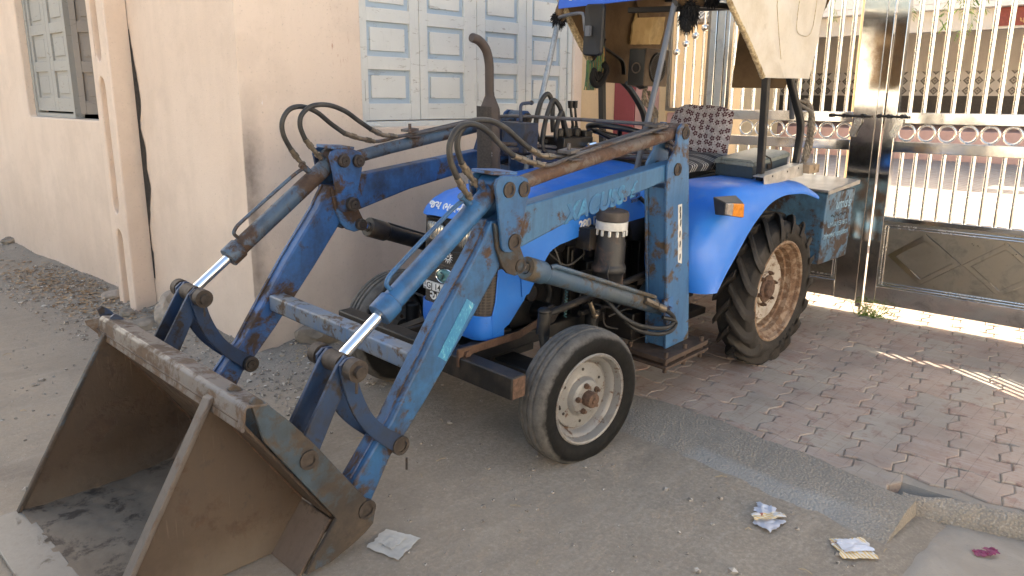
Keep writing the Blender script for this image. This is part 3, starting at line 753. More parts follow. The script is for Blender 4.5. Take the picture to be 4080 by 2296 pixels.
# ================================================================ TRACTOR (built in its own frame: x to the rear, y to its right side)
M_loader = painted('loader_blue_paint', (.016, .090, .228), (.042, .155, .31), r_amt=.42, d_amt=.465, fade=.6, low=(.55, .12, .10))
M_loader2 = painted('worn_loader_paint', (.028, .115, .31), (.09, .22, .38), r_amt=.47, d_amt=.40, fade=.75)
M_far = painted('far_loader_paint', (.015, .088, .28), (.04, .15, .35), dark=(.016, .014, .014), r_amt=.43, d_amt=.51, fade=.6, low=(.80, .25, .08))
M_rusttube = painted('rusty_tube', (.11, .085, .07), (.15, .125, .105), rust=(.125, .07, .045), r_amt=.52, d_amt=.34, fade=.6)
M_bluerust = painted('blue_brown_tube', (.045, .09, .15), (.10, .12, .14), r_amt=.50, d_amt=.40, fade=.6)
M_dkblue = painted('dark_blue_paint', (.009, .035, .095), (.018, .058, .14), rust=(.040, .030, .024), r_amt=.44, d_amt=.50, fade=.5)
def scratches(t, c):
    for rot, loc, col_, th in (((.5, .9, .9), (0, 0, 0), (.17, .135, .105), .62), ((.2, 1.9, .3), (3, 1, 2), (.15, .115, .09), .63)):
        n_ = t.noise(1, 5, .6, t.coord(scale=(130, 130, 7), rot=rot, loc=loc)); c = t.mix(t.math('MULTIPLY', t.math('MULTIPLY', t.step(n_, th, th + .05), t.step(t.noise(3.5, 3, .5, t.coord(loc=(loc[0] + 1, 4, 2))), .48, .60)), .5), c, col_)
    c = t.mix(t.math('MULTIPLY', t.step(t.noise(1.6, 6, .65, t.coord(loc=(2, 6, 3))), .44, .60), .55), c, (.050, .036, .028))
    c = t.mix(t.math('MULTIPLY', t.step(t.noise(16, 5, .7, t.coord(loc=(7, 6, 3))), .62, .66), .7), c, (.035, .026, .022))
    o = t.xyz(); lowd = t.math('ADD', o[2], t.math('MULTIPLY', t.noise(6, 6, .7), -.28))
    return t.mix(t.math('MULTIPLY', t.step(lowd, .02, -.12), .6), c, (.13, .108, .085))
M_bucket = painted('rusty_bucket_steel', (.060, .040, .026), (.080, .056, .037), rust=(.080, .048, .029), dark=(.035, .027, .022), r_amt=.45, d_amt=.38, rough=.55, fade=.8, edge=True, extra=scratches)
M_hinge = painted('rusty_hinge_plate', (.040, .062, .080), (.035, .095, .16), rust=(.085, .062, .044), dark=(.022, .020, .018), r_amt=.495, d_amt=.52, rough=.55, fade=.75, low=(.42, .05, .07))
M_lip = painted('bare_lip_steel', (.125, .108, .092), (.12, .125, .14), rust=(.115, .075, .048), dark=(.065, .052, .042), r_amt=.48, d_amt=.30, rough=.42, fade=.7)
M_floor = painted('dusty_bucket_floor', (.150, .116, .084), (.215, .175, .132), rust=(.085, .062, .044), dark=(.055, .043, .033), r_amt=.45, d_amt=.28, rough=.9, fade=.9, edge=False, streak=False)
M_edge = painted('worn_cutting_steel', (.155, .145, .13), (.205, .195, .178), rust=(.17, .13, .09), dark=(.12, .105, .09), r_amt=.40, d_amt=.25, rough=.5, fade=.7)
M_pin = simple('rusty_pin', (.055, .044, .037), .6, .4, .45, 40, .2)
M_black = simple('black_iron', (.0095, .009, .0088), .5, .0, .4, 20, .15, dirt=(.05, .038, .028), dirt_amt=.40)
M_engine = simple('oily_engine', (.0065, .006, .006), .38, .0, .5, 12, .25, dirt=(.028, .022, .017), dirt_amt=.44)
M_hose = simple('rubber_hose', (.017, .0165, .016), .55, 0, .25, 30, .1, dirt=(.055, .050, .044), dirt_amt=.42)
M_pipe = painted('steel_pipe', (.075, .065, .06), (.10, .12, .15), rust=(.10, .06, .04), r_amt=.47, d_amt=.40, fade=.5, rough=.45)
M_fit = simple('brass_grey_fitting', (.20, .165, .125), .42, .7, .4, 30)
t = NT('chrome_rod', .09, 1.0); t.col((.80, .81, .83)); t.rough(t.ramp(t.noise(30, 4, .6), [(.4, (.07,) * 3), (.75, (.22,) * 3)])); M_chrome = t.m
def gloss_blue():
    t = NT('hood_blue_paint', .27, spec=.5)
    c = t.mix(t.ramp(t.noise(3, 5, .6), [(.35, 0.0), (.75, 1.0)]), (.018, .165, .62), (.026, .19, .66))
    du = t.math('MULTIPLY', t.step(t.noise(6, 8, .7), .50, .75), .42)
    g = t.n('ShaderNodeNewGeometry'); up = t.step(t.xyz(g.outputs['Normal'])[2], .2, .9)
    c = t.mix(t.math('MULTIPLY', du, t.math('ADD', t.math('MULTIPLY', up, .7), .3)), c, (.22, .25, .32))
    c = t.mix(t.math('MULTIPLY', t.step(t.noise(65, 5, .72), .66, .72), .6), c, (.02, .05, .20)); t.col(c)
    t.rough(t.ramp(t.noise(8, 6, .65), [(.35, (.30,) * 3), (.7, (.52,) * 3)])); t.bump(t.math('ADD', t.noise(5, 3), t.math('MULTIPLY', t.noise(1.7, 2), 2.0)), .10, .012); return t.m
M_hood = gloss_blue()
M_plastic = simple('black_grille_plastic', (.011, .0108, .011), .42, 0, .3, 25, .05, dirt=(.05, .044, .038), dirt_amt=.38)
def mesh_mat():
    t = NT('grille_mesh', .7); w = t.coord(scale=(150, 150, 150)); o = t.xyz(w)
    a = t.math('ABSOLUTE', t.math('SINE', t.math('MULTIPLY', o[1], 1.6))); b = t.math('ABSOLUTE', t.math('SINE', t.math('MULTIPLY', o[2], 1.6)))
    h = t.math('MULTIPLY', a, b); c = t.mix(t.ramp(h, [(.1, 0.0), (.6, 1.0)]), (.075, .062, .052), (.020, .018, .017))
    c = t.mix(t.math('MULTIPLY', t.step(t.noise(7, 6, .7), .45, .7), .6), c, (.085, .068, .054)); t.col(c); t.bump(h, .6, .003); return t.m
M_mesh = mesh_mat()
M_lampglass = simple('headlight_glass', (.42, .41, .38), .12, .0, .12, 60)
t = NT('lens_ridges', .10, .6); o_ = t.xyz(); hh = t.math('SINE', t.math('MULTIPLY', o_[1], 420)); t.col(t.mix(t.ramp(t.noise(16, 4), [(.35, 0.0), (.7, 1.0)]), (.50, .48, .43), (.24, .225, .20))); t.bump(hh, .35, .004); M_lens = t.m
def tyre_mat(name, side, tread, ri, ro):
    t = NT(name, .78, spec=.3); o = t.xyz()
    r = t.math('SQRT', t.math('ADD', t.math('MULTIPLY', o[0], o[0]), t.math('MULTIPLY', o[2], o[2])))
    nz = t.noise(9, 7, .72); rr = t.math('ADD', r, t.math('MULTIPLY', t.math('SUBTRACT', nz, .5), .05))
    c = t.mix(t.step(rr, ri, ro), side, tread)
    c = t.mix(t.ramp(t.noise(26, 6, .7), [(.4, .0), (.75, .6)]), c, (.016, .0145, .0135) if side[0] > .01 else (.006, .0055, .005))
    c = t.mix(t.math('MULTIPLY', t.step(t.noise(4, 7, .72, t.coord(loc=(2, 1, 4))), .50, .72), .6), c, (.095, .080, .066)) if side[0] > .01 else c
    t.col(c); t.rough(t.ramp(nz, [(.3, (.62,) * 3), (.7, (.9,) * 3)])); t.bump(t.math('ADD', t.noise(50, 6, .7), nz), .35, .004); return t.m
M_tyreF = tyre_mat('front_tyre_rubber', (.0036, .0035, .0034), (.120, .113, .104), .266, .280)
M_tyreR = tyre_mat('rear_tyre_rubber', (.030, .0255, .021), (.036, .031, .027), .36, .44)
M_rimF = painted('silver_wheel_paint', (.205, .20, .19), (.255, .25, .24), rust=(.13, .07, .04), dark=(.12, .09, .07), r_amt=.40, d_amt=.38, rough=.36, fade=.6, edge=True, streak=False, scale=2.6)
M_rimR = painted('rusty_cream_wheel', (.42, .37, .305), (.46, .42, .36), rust=(.19, .105, .06), dark=(.17, .12, .08), r_amt=.42, d_amt=.42, rough=.6, fade=.5, edge=True, streak=False, scale=2.2)
M_rimRo = painted('rusty_rim_band', (.27, .185, .122), (.33, .26, .19), rust=(.22, .125, .07), dark=(.13, .085, .06), r_amt=.50, d_amt=.36, rough=.75, fade=.5, edge=False, streak=False, scale=2.2)
M_hub = simple('rusty_hub', (.10, .058, .038), .8, .1, .5, 60, .4)
M_amber = simple('amber_lens', (.62, .22, .025), .18, 0, .25, 40)
M_clear = simple('dusty_clear_lens', (.30, .25, .21), .25, 0, .25, 40)
M_lhouse = simple('lamp_housing', (.045, .042, .040), .55, 0, .3, 20)
M_label = simple('white_lettering', (.72, .72, .72), .5, 0, .12, 60)
M_plate = simple('number_plate_white', (.68, .68, .67), .4, 0, .08, 30)
M_ltr = simple('black_lettering', (.015, .015, .015), .5)
M_greylet = simple('grey_decal', (.09, .12, .22), .5)
def teal_mat():
    t = NT('worn_teal_sticker', .35, spec=.6); n = t.noise(1, 8, .75, t.coord(scale=(55, 55, 26)), dist=1.2)
    c = t.mix(t.step(n, .50, .60), (.035, .20, .37), (.10, .38, .50)); c = t.mix(t.step(n, .61, .66), c, (.55, .62, .60)); t.col(c); t.bump(n, .6, .004); return t.m
M_teal = teal_mat()
M_tealtext = simple('faded_teal_lettering', (.045, .20, .345), .5, 0, .4, 40, dirt=(.028, .115, .25), dirt_amt=.56)
M_canvas_ = None
def canvas(name, a, b, stain, st=.45):
    t = NT(name, .9, spec=.15)
    c = t.mix(t.ramp(t.noise(2.2, 6, .65), [(.3, 0.0), (.7, 1.0)]), a, b)
    c = t.mix(t.math('MULTIPLY', t.step(t.noise(3.5, 8, .7, t.coord(loc=(1, 9, 4))), .46, .72), st), c, stain)
    c = t.mix(t.math('MULTIPLY', t.step(t.noise(50, 4, .7), .60, .72), .3), c, tuple(x * .55 for x in a)); t.col(c)
    t.bump(t.math('ADD', t.noise(5, 5, .6, dist=.7), t.math('MULTIPLY', t.noise(260, 2), .10)), .35, .02); return t.m
M_canvas = canvas('cream_canvas', (.56, .51, .425), (.63, .585, .51), (.36, .285, .18))
M_canvasin = canvas('soiled_brown_canvas', (.12, .078, .045), (.17, .115, .066), (.065, .042, .026), .7)
M_pocket = canvas('gold_lit_canvas_pocket', (.42, .29, .13), (.52, .38, .19), (.07, .045, .025), .8)  # gold tone stands for light glowing through the thin cloth
M_trim = simple('furry_cream_trim', (.50, .40, .24), .95, 0, .55, 90, 1.0, dirt=(.20, .13, .06), dirt_amt=.42)
M_fur = simple('black_fur', (.005, .005, .006), .9, 0, .5, 60)
M_pole = painted('grey_pole', (.085, .095, .115), (.13, .145, .17), rust=(.05, .045, .04), r_amt=.36, d_amt=.30, rough=.4, fade=.7)
def wrapped():
    t = NT('plastic_wrapped_pole', .18, .0, .7); n = t.noise(1, 5, .7, t.coord(scale=(30, 30, 16), rot=(.5, .6, 0)), dist=.8)
    c = t.mix(t.ramp(n, [(.35, 0.0), (.7, 1.0)]), (.13, .16, .20), (.34, .38, .42)); t.col(c); t.bump(n, .8, .004); return t.m
M_wrap = wrapped()
M_post = painted('black_post', (.0095, .0095, .010), (.022, .021, .020), rust=(.045, .036, .028), r_amt=.42, d_amt=.25, rough=.42, fade=.7)
def floral():
    t = NT('floral_cushion', .9, spec=.15)
    q = t.n('ShaderNodeCombineXYZ'); o = t.xyz(); t.l(o[1], q.inputs[0]); t.l(o[2], q.inputs[1])
    def flowers(scale, off, petals, rad, thr):
        mp = t.n('ShaderNodeMapping'); mp.inputs['Scale'].default_value = (scale, scale, 1); mp.inputs['Location'].default_value = off; t.l(q.outputs[0], mp.inputs[0])
        v = t.n('ShaderNodeTexVoronoi'); v.voronoi_dimensions = '2D'; v.inputs['Scale'].default_value = 1; v.inputs['Randomness'].default_value = .55; t.l(mp.outputs[0], v.inputs['Vector'])
        d = t.n('ShaderNodeVectorMath'); d.operation = 'SUBTRACT'; t.l(mp.outputs[0], d.inputs[0]); t.l(v.outputs['Position'], d.inputs[1])
        x = t.xyz(d.outputs[0]); a = t.math('ARCTAN2', x[1], x[0]); r = v.outputs['Distance']
        pet = t.math('ADD', .10, t.math('MULTIPLY', t.math('SQRT', t.math('ABSOLUTE', t.math('COSINE', t.math('MULTIPLY', a, petals / 2)))), rad))
        return t.step(t.math('SUBTRACT', pet, r), .0, .04), t.step(t.math('SUBTRACT', thr, r), 0, .02), r
    base = t.mix(t.ramp(t.noise(120, 3, .7), [(.3, 0.0), (.7, 1.0)]), (.27, .25, .26), (.39, .365, .372))
    m1, c1, r1 = flowers(24, (0, 0, 0), 5, .31, .11); m2, c2, r2 = flowers(24, (.5, .47, 0), 6, .26, .10)
    c = t.mix(t.math('MULTIPLY', m2, .55), base, (.50, .47, .48)); c = t.mix(c2, c, (.16, .11, .12))
    c = t.mix(m1, c, (.075, .028, .036)); c = t.mix(c1, c, (.46, .42, .42)); c = t.mix(t.step(t.math('SUBTRACT', .06, r1), 0, .02), c, (.10, .05, .055)); t.col(c)
    t.bump(t.noise(14, 5), .3, .01); return t.m
M_floral = floral()
def striped():
    t = NT('striped_seat_cloth', .8); o = t.xyz()
    f = t.math('FRACT', t.math('MULTIPLY', t.math('ADD', o[0], t.math('MULTIPLY', o[1], .35)), 42.0)); g = t.math('FRACT', t.math('MULTIPLY', t.math('ADD', o[0], t.math('MULTIPLY', o[1], .35)), 8.4))
    s_ = t.math('MULTIPLY', t.step(t.math('ABSOLUTE', t.math('SUBTRACT', f, .5)), .20, .12), t.step(g, .35, .40))
    t.col(t.mix(s_, t.mix(t.ramp(t.noise(14, 5), [(.3, 0.0), (.7, 1.0)]), (.018, .020, .028), (.045, .047, .058)), (.38, .38, .37))); t.bump(t.noise(9, 5, .6), .4, .02); return t.m
M_stripe = striped()
M_vinyl = simple('black_vinyl', (.007, .0068, .0068), .32, 0, .4, 10, .3)
M_alu = simple('scuffed_aluminium', (.42, .40, .36), .45, .5, .25, 22, .1, dirt=(.60, .59, .55), dirt_amt=.40)

tr = bpy.data.objects.new('loader_tractor', None); C.objects.link(tr); tr.empty_display_size = .2
tr.location = (2.3, 2.53, .0255); tr.rotation_mode = 'QUATERNION'
tr.rotation_quaternion = (Matrix.Rotation(R(2.4), 3, 'X') @ Matrix.Rotation(R(-.66), 3, 'Z')).to_quaternion()
tag(tr, 'small blue tractor with a front loader, rusty bucket lowered on the dirt, canvas canopy', 'tractor')
TW = tr.rotation_quaternion.to_matrix().to_4x4(); TW.translation = tr.location

# ---------------------------------------------------------------- wheels
def front_wheel(side, steer):
    loc = (.19, .612 * side, .272)
    hw = .082; ro = .300
    prof = []
    # rounded ribbed tread
    half = [(.193, .060), (.205, .070), (.228, .080), (.252, .083), (.270, .079), (.281, .071), (.288, .062)]
    tread = [(.2945, .052), (.2965, .036), (.2900, .031), (.2900, .026), (.2985, .021), (.2995, .006), (.2920, .003), (.2920, -.003)]
    full = [(r, h) for r, h in half] + tread + [(r, -h) for r, h in reversed(tread[:-2])] + [(r, -h) for r, h in reversed(half)]
    m = MB(); rings = full
    m.lathe(full, (0, 0, 0), (0, side, 0), 72)
    for v in m.b.verts:   # worn, slightly uneven tread; flattened where it stands
        a = math.atan2(v.co.z, v.co.x); r = math.hypot(v.co.x, v.co.z)
        k = 1 + (.006 * mnoise.noise(Vector((a * 6, v.co.y * 30, 1))) if r > .28 else 0); v.co.x *= k; v.co.z *= k
        if v.co.z < -.288: v.co.z = -.288
    ty = m.obj('front_wheel', M_tyreF, tr, ang=30, loc=loc, rot=(0, 0, steer))
    m = MB()
    m.lathe([(.186, -.066), (.200, -.062), (.2035, .058), (.202, .070), (.196, .074), (.188, .070), (.184, .058), (.181, .036), (.172, .030), (.165, .022), (.158, .004), (.150, -.002), (.1475, .004), (.146, .010), (.100, .014), (.088, .019), (.076, .040), (.066, .046), (.052, .048), (.0, .048)], (0, 0, 0), (0, side, 0), 64)
    rm = m.obj('rim', M_rimF, ty, ang=28)
    m = MB(); m.lathe([(.034, .046), (.034, .082), (.031, .088), (.014, .090), (.012, .096), (0, .096)], (0, 0, 0), (0, side, 0), 24)
    for k in range(5):
        a = R(90 + 72 * k + 12); x, z = .058 * math.cos(a), .058 * math.sin(a)
        m.cyl((x, side * .046, z), (x, side * .060, z), .0125, .0115, 6); m.cyl((x, side * .060, z), (x, side * .069, z), .007, seg=10)
    m.obj('hub', M_hub, ty)
    m = MB()
    for k in range(6):
        a = R(30 + 60 * k); x, z = .118 * math.cos(a), .118 * math.sin(a); m.cyl((x, side * .0105, z), (x, side * .0150, z), .0065, seg=12)
    m.tube([(-.128, side * .012, -.02), (-.142, side * .03, -.02)], .006, 8)
    m.obj('rim_hole', M_crack, ty)
front_wheel(-1, R(-6)); front_wheel(1, R(-5))
def rear_wheel(side):
    loc = (1.955, .572 * side, .425); ro = .405
    half = [(.288, .075), (.300, .090), (.330, .102), (.362, .104), (.385, .098), (.398, .088)]
    full = half + [(.404, .060), (.408, .030), (.409, 0), (.408, -.030), (.404, -.060)] + [(r, -h) for r, h in reversed(half)]
    m = MB(); m.lathe(full, (0, 0, 0), (0, side, 0), 72)
    n = 17
    for sgn in (1, -1):
        for k in range(n):
            a0 = 2 * math.pi * (k + (.5 if sgn < 0 else 0)) / n
            st = []
            for i in range(8):
                t = i / 7; y = sgn * (-.008 + .122 * t); sweep = .40 * (t ** 1.1); a = a0 + sweep
                rb = .403 - (0 if t < .55 else .050 * ((t - .55) / .45) ** 2); rt = .447 - (0 if t < .6 else .030 * ((t - .6) / .4) ** 1.6)
                if t > .9: rt -= .012
                wb = .074 - .008 * t; wt = .045 - .006 * t
                w = 1 + .12 * mnoise.noise(Vector((k * 3.1, i * .9, sgn)))
                def P(r, da): return (r * math.cos(a + da), side * y, r * math.sin(a + da))
                st.append([m.b.verts.new(P(rb - .012, -wb)), m.b.verts.new(P(rt, -wt * w)), m.b.verts.new(P(rt + .002, wt * w)), m.b.verts.new(P(rb - .012, wb))])
            for i in range(7):
                for j in range(3): m.face([st[i][j], st[i][j + 1], st[i + 1][j + 1], st[i + 1][j]])
            m.face(st[0]); m.face(list(reversed(st[-1])))
    ty = m.obj('rear_wheel', M_tyreR, tr, ang=32, loc=loc, bevel=.004, seg=2)
    m = MB()
    m.lathe([(.284, -.085), (.296, -.080), (.299, .072), (.297, .088), (.288, .092), (.279, .084), (.274, .064), (.262, .052), (.252, .040), (.246, .010), (.236, .004), (.232, -.028), (.226, -.036)], (0, 0, 0), (0, side, 0), 64)
    m.obj('rim', M_rimRo, ty, ang=28)
    m = MB()
    m.lathe([(.227, -.030), (.212, -.034), (.198, -.026), (.188, .002), (.180, .010), (.150, .006), (.110, -.010), (.096, -.012), (.092, .004), (.080, .008), (.0, .008)], (0, 0, 0), (0, side, 0), 64)
    m.obj('wheel_disc', M_rimR, ty, ang=28)
    m = MB(); m.lathe([(.082, .006), (.080, .016), (.052, .020), (.050, .034), (.044, .040), (0, .040)], (0, 0, 0), (0, side, 0), 28)
    for k in range(6):
        a = R(15 + 60 * k); x, z = .093 * math.cos(a), .093 * math.sin(a); m.cyl((x, side * .0, z), (x, side * .020, z), .0135, .0125, 6); m.cyl((x, side * .02, z), (x, side * .032, z), .008, seg=8)
    m.obj('hub', M_hub, ty)
    # moulded lettering on the sidewall
    if side < 0:
        M_tl = simple('sidewall_lettering', (.012, .012, .012), .7)
        for s_, ac, sz in (('DT195', -62, .036), ('AR', 100, .06)):
            for i, c_ in enumerate(s_):
                a = R(ac + (i - (len(s_) - 1) / 2) * (7.2 if sz < .05 else -11) * (1 if sz < .05 else 1))
                dr = Vector((math.cos(a), 0, math.sin(a))); rt = Vector((-math.sin(a), 0, math.cos(a))) * (1 if sz < .05 else -1); up = dr * (-1 if sz < .05 else 1)
                text('lettering', c_, sz, M_tl, ty, dr * .335 + Vector((0, -.1035, 0)), rt, up, extrude=.0018)
rear_wheel(-1); rear_wheel(1)

# ---------------------------------------------------------------- fenders
def fender(side):
    crest = [(1.12, .545), (1.082, .68), (1.092, .80), (1.165, .905), (1.275, .997), (1.41, 1.058), (1.60, 1.064), (1.85, 1.060), (2.05, 1.050), (2.20, 1.030), (2.37, .965)]
    edge = [(1.19, .555), (1.262, .640), (1.325, .700), (1.395, .770), (1.468, .840), (1.56, .906), (1.68, .968), (1.83, .995), (1.99, .992), (2.13, .978), (2.31, .935)]
    A = spline([(a[0], 0, a[1]) for a in crest], 6); B_ = spline([(a[0], 0, a[1]) for a in edge], 6)
    rows = []
    for p, q in zip(A, B_):
        row = []
        for y, f in ((-.30, 0), (-.42, -.03), (-.53, 0), (-.575, .05), (-.610, .18), (-.640, .42), (-.660, .72), (-.668, .90), (-.668, 1.0)):
            v = p.lerp(q, f); row.append((v.x, side * -y, v.z))
        rows.append(row)
    m = MB(); m.sheet(rows, .005); o = m.obj('fender', M_hood, tr, ang=50)
    m = MB(); m.tube([Vector((p.x, side * .667, p.z)) for p in B_], .005, 8); m.obj('rolled_edge', M_hood, o)
    m = MB()
    A2 = [(p.x, p.z) for p in A[6:]] + [(2.25, .80), (1.9, .7), (1.5, .6), (1.2, .55)]
    m.prism(A2, side * .296, side * .302); m.obj('inner_panel', M_engine, o)
    return o
fn = fender(-1); fender(1)
# amber side lamp
m = MB(); m.frustum([(1.045, -.742, .975), (1.045, -.742, 1.036), (1.222, -.742, 1.020), (1.232, -.742, .942)], [(1.115, -.655, .958), (1.105, -.640, 1.045), (1.335, -.640, 1.034), (1.30, -.660, .945)])
lp = m.obj('side_lamp', M_lhouse, tr, bevel=.005)
m = MB(); m.frustum([(1.052, -.752, .981), (1.052, -.752, 1.030), (1.105, -.753, 1.025), (1.106, -.753, .968)], [(1.050, -.740, .979), (1.050, -.740, 1.032), (1.107, -.740, 1.027), (1.108, -.740, .965)]); m.obj('clear_lens', M_clear, lp, bevel=.002)
m = MB(); m.frustum([(1.110, -.753, .967), (1.109, -.753, 1.0245), (1.214, -.752, 1.014), (1.224, -.752, .949)], [(1.109, -.740, .965), (1.108, -.740, 1.0265), (1.217, -.740, 1.017), (1.227, -.740, .946)]); m.obj('amber_lens', M_amber, lp, bevel=.002)

# ---------------------------------------------------------------- hood and nose
HT = [(-.05, .962), (-.045, .968), (-.035, .984), (-.02, 1.006), (0, 1.030), (.04, 1.052), (.10, 1.072), (.3, 1.098), (.6, 1.126), (.9, 1.146), (1.2, 1.160)]
def hood_section(x):
    t = max(0, min(1, (x + .03) / 1.15))
    for (a, b), (c, d) in zip(HT[:-1], HT[1:]):
        if a <= x <= c: zt = b + (d - b) * (x - a) / (c - a); break
    else: zt = HT[-1][1]
    return zt, .212 + .034 * min(1, max(0, (x + .03) / .5)) + .006 * t
HX = [-.045, -.03, -.005, .04, .10, .18, .28, .40, .55, .70, .85, 1.0, 1.09, 1.12]
def side_bottom(x):
    P = [(-.05, .93), (.08, .93), (.12, .86), (.20, .62), (.24, .63), (.335, .775), (.365, .812), (.42, .833), (.56, .856), (.71, .868), (1.10, .893), (1.2, .895)]
    for (a, b), (c, d) in zip(P[:-1], P[1:]):
        if a <= x <= c: return b + (d - b) * (x - a) / (c - a)
    return P[-1][1]
m = MB(); rows = []
for x in [-.045 + .0075 * i for i in range(14)] + [.06 + .02 * i for i in range(54)]:
    zt, w = hood_section(x); zb = max(side_bottom(x), .80 if x < .2 else 0); row = []
    nose = max(0, min(1, (x + .045) / .085)); w2 = w - .080 * (1 - math.sqrt(max(0, 1 - (1 - nose) ** 2)))
    if x < .09: zb = .962
    rs = .085; hs_ = min(.075, max(.004, zt - zb)); zs = zt - hs_; k1 = hs_ * .83; k2 = hs_ * .17
    for k in range(5): row.append((x, -w2, zb + (zs - zb) * k / 4 + (0 if zs > zb + .002 else k * .0004)))
    for k in range(1, 9):
        a = math.pi / 2 * k / 8; row.append((x, -w2 + rs * (1 - math.cos(a)), zs + k1 * math.sin(a)))
    for k in range(1, 8):
        u = -1 + 2 * k / 8; yy = (w2 - rs) * u; row.append((x, yy, zs + k1 + k2 * (1 - u * u)))
    for k in range(8, 0, -1):
        a = math.pi / 2 * k / 8; row.append((x, w2 - rs * (1 - math.cos(a)), zs + k1 * math.sin(a)))
    for k in range(4, -1, -1): row.append((x, w2, zb + (zs - zb) * k / 4 + (0 if zs > zb + .002 else k * .0004)))
    rows.append(row)
m.sheet(rows, .004)
hood = m.obj('hood', M_hood, tr, ang=40)
# nose shell: U shaped in plan, stacked from the lower lip upward
def u_outline(xf, w, xb, rc, n=7):
    o = [(xb, w)]
    for k in range(n + 1): a = math.pi / 2 * k / n; o.append((xf + rc - rc * math.sin(a), w - rc + rc * math.cos(a)))
    for k in range(n + 1): a = math.pi / 2 * (1 - k / n); o.append((xf + rc - rc * math.sin(a), -(w - rc + rc * math.cos(a))))
    o.append((xb, -w)); return o
def nose(zs, name, mat, par, off=0, w0=.212, th=.006, xbf=None, rc=.075):
    rows = []
    for z in zs:
        xf = -.03 + .012 * (z - .5) / .5 - off + (.012 * max(0, (.50 - z) / .05) ** 2 if z < .50 else 0); xb = xbf(z) if xbf else .16
        rows.append([(p[0], p[1], z) for p in u_outline(xf, w0 + off, xb, rc)])
    m = MB(); m.sheet(rows, th); return m.obj(name, mat, par, ang=40)
def xb_blue(z):
    return .10 if z < .50 else .10 + (z - .50) * 1.25 if z < .60 else .215 + (z - .60) * .72
ns = nose([.452, .462, .48, .50, .53, .552, .562], 'nose_lip', M_hood, hood, .006, xbf=xb_blue, rc=.080)
# blue side cheeks behind the grille corner
for s_ in (-1, 1):
    m = MB(); pts = [(.022, .56), (.026, .466), (.075, .482), (.130, .505), (.222, .600), (.345, .779), (.373, .813), (.43, .836), (.43, .965), (.085, .965), (.055, .80), (.040, .62)]
    if s_ > 0: pts = [(max(.072, q[0]), q[1]) for q in pts]
    m.prism(pts, s_ * .2155, s_ * .2225); m.obj('cheek', M_hood, hood, bevel=.002)
gr = nose([.555, .62, .70, .765], 'grille', M_mesh, hood, -.004, w0=.214, xbf=lambda z: .055, rc=.075)
hp_ = nose([.768, .80, .85, .90, .95, .972, .985], 'headlight_panel', M_plastic, hood, .001, w0=.213, xbf=lambda z: .070, rc=.075)
for yc in (.092, -.112):
    m = MB(); rows = []
    w_, h_ = .060, .042
    def hl(k, s_):
        a = 2 * math.pi * k / 28; c, s2 = math.cos(a), math.sin(a); e = .55
        return (yc + w_ * s_ * math.copysign(abs(c) ** e, c), .893 + h_ * s_ * math.copysign(abs(s2) ** e, s2) - .006 * c * (1 if yc < 0 else -1))
    xx = lambda y: -.030 + .022 * max(0, (abs(y) - .125) / .07) ** 2
    rows = [[(xx(hl(k, s_)[0]) - d, hl(k, s_)[0], hl(k, s_)[1]) for k in range(28)] for s_, d in ((1.14, -.004), (1.12, .004), (1.02, .006))]
    m.grid(rows, True); b = m.obj('headlight', M_plastic, hood)
    m = MB(); rows = [[(xx(hl(k, s_)[0]) - d, hl(k, s_)[0], hl(k, s_)[1]) for k in range(28)] for s_, d in ((1.03, .002), (1.0, .006), (.8, .011), (.4, .014), (.02, .015))]
    m.grid(rows, True); m.obj('lens', M_lens, b)
m = MB()   # recessed band between the lamps and the moulding lines
m.tube([(-.032, .15, .835), (-.034, .06, .825), (-.034, -.02, .818), (-.034, -.10, .826), (-.03, -.165, .84)], .006, 8); m.tube([(-.031, .15, .952), (-.034, 0, .95), (-.031, -.15, .952)], .005, 8)
m.obj('moulding', M_plastic, hp_)
sunm = MB()
for k in range(16):
    a0 = 2 * math.pi * k / 16; c_ = Vector((-.0315, .012, .795)); d = lambda a, r: c_ + Vector((0, math.cos(a) * r, math.sin(a) * r))
    sunm.prism([(d(a0 - .11, .020).y, d(a0 - .11, .020).z), (d(a0 + .06, .034).y, d(a0 + .06, .034).z), (d(a0 + .11, .020).y, d(a0 + .11, .020).z)], -.0325, -.0305, axis='x')
sunm.torus((-.0315, .012, .795), (1, 0, 0), .016, .0022, 24, 6); sunm.ball((-.0315, .012, .795), .006, 10, 6, (.4, 1, 1)); sunm.obj('sun_emblem', M_label, hp_)
m = MB(); m.lathe([(.0, .012), (.030, .011), (.050, .006), (.055, .0)], (0, 0, 0), (-1, 0, 0), 36)
M_badge = simple('teal_badge', (.10, .23, .24), .18, .3, .4, 14)
bd = m.obj('badge', M_badge, hood)
bd.location = (-.033, .022, .700); bd.scale = (1, 1.12, .62); bd.rotation_euler = (R(-4), 0, 0)
m = MB(); m.torus((0, 0, 0), (1, 0, 0), .055, .0045, 36, 8); rg = m.obj('badge_rim', M_chrome, bd)
m = MB(); m.tube(spline([(-.010, .018, .030), (-.014, .0, .012), (-.012, .012, -.02), (-.010, -.004, -.036)], 5), .005, 6); m.obj('badge_mark', simple('badge_dark', (.03, .06, .065), .3), bd)
m = MB(); m.box(-.0450, -.0415, -.175, .160, .622, .664); np_ = m.obj('number_plate', M_plate, hood, bevel=.0015)
np_.rotation_euler = (0, 0, 0)
m = MB(); m.box(-.0455, -.0452, -.172, .157, .6235, .6245); m.box(-.0455, -.0452, -.172, .157, .6615, .6625); m.box(-.0455, -.0452, .1575, .1583, .6235, .6625); m.obj('plate_border', M_ltr, np_)
text('lettering', 'GJ 14 AP', .040, M_ltr, np_, (-.0458, .058, .642), (0, -1, 0), (0, 0, 1), extrude=.0005, bold=.0004, spacing=1.05)
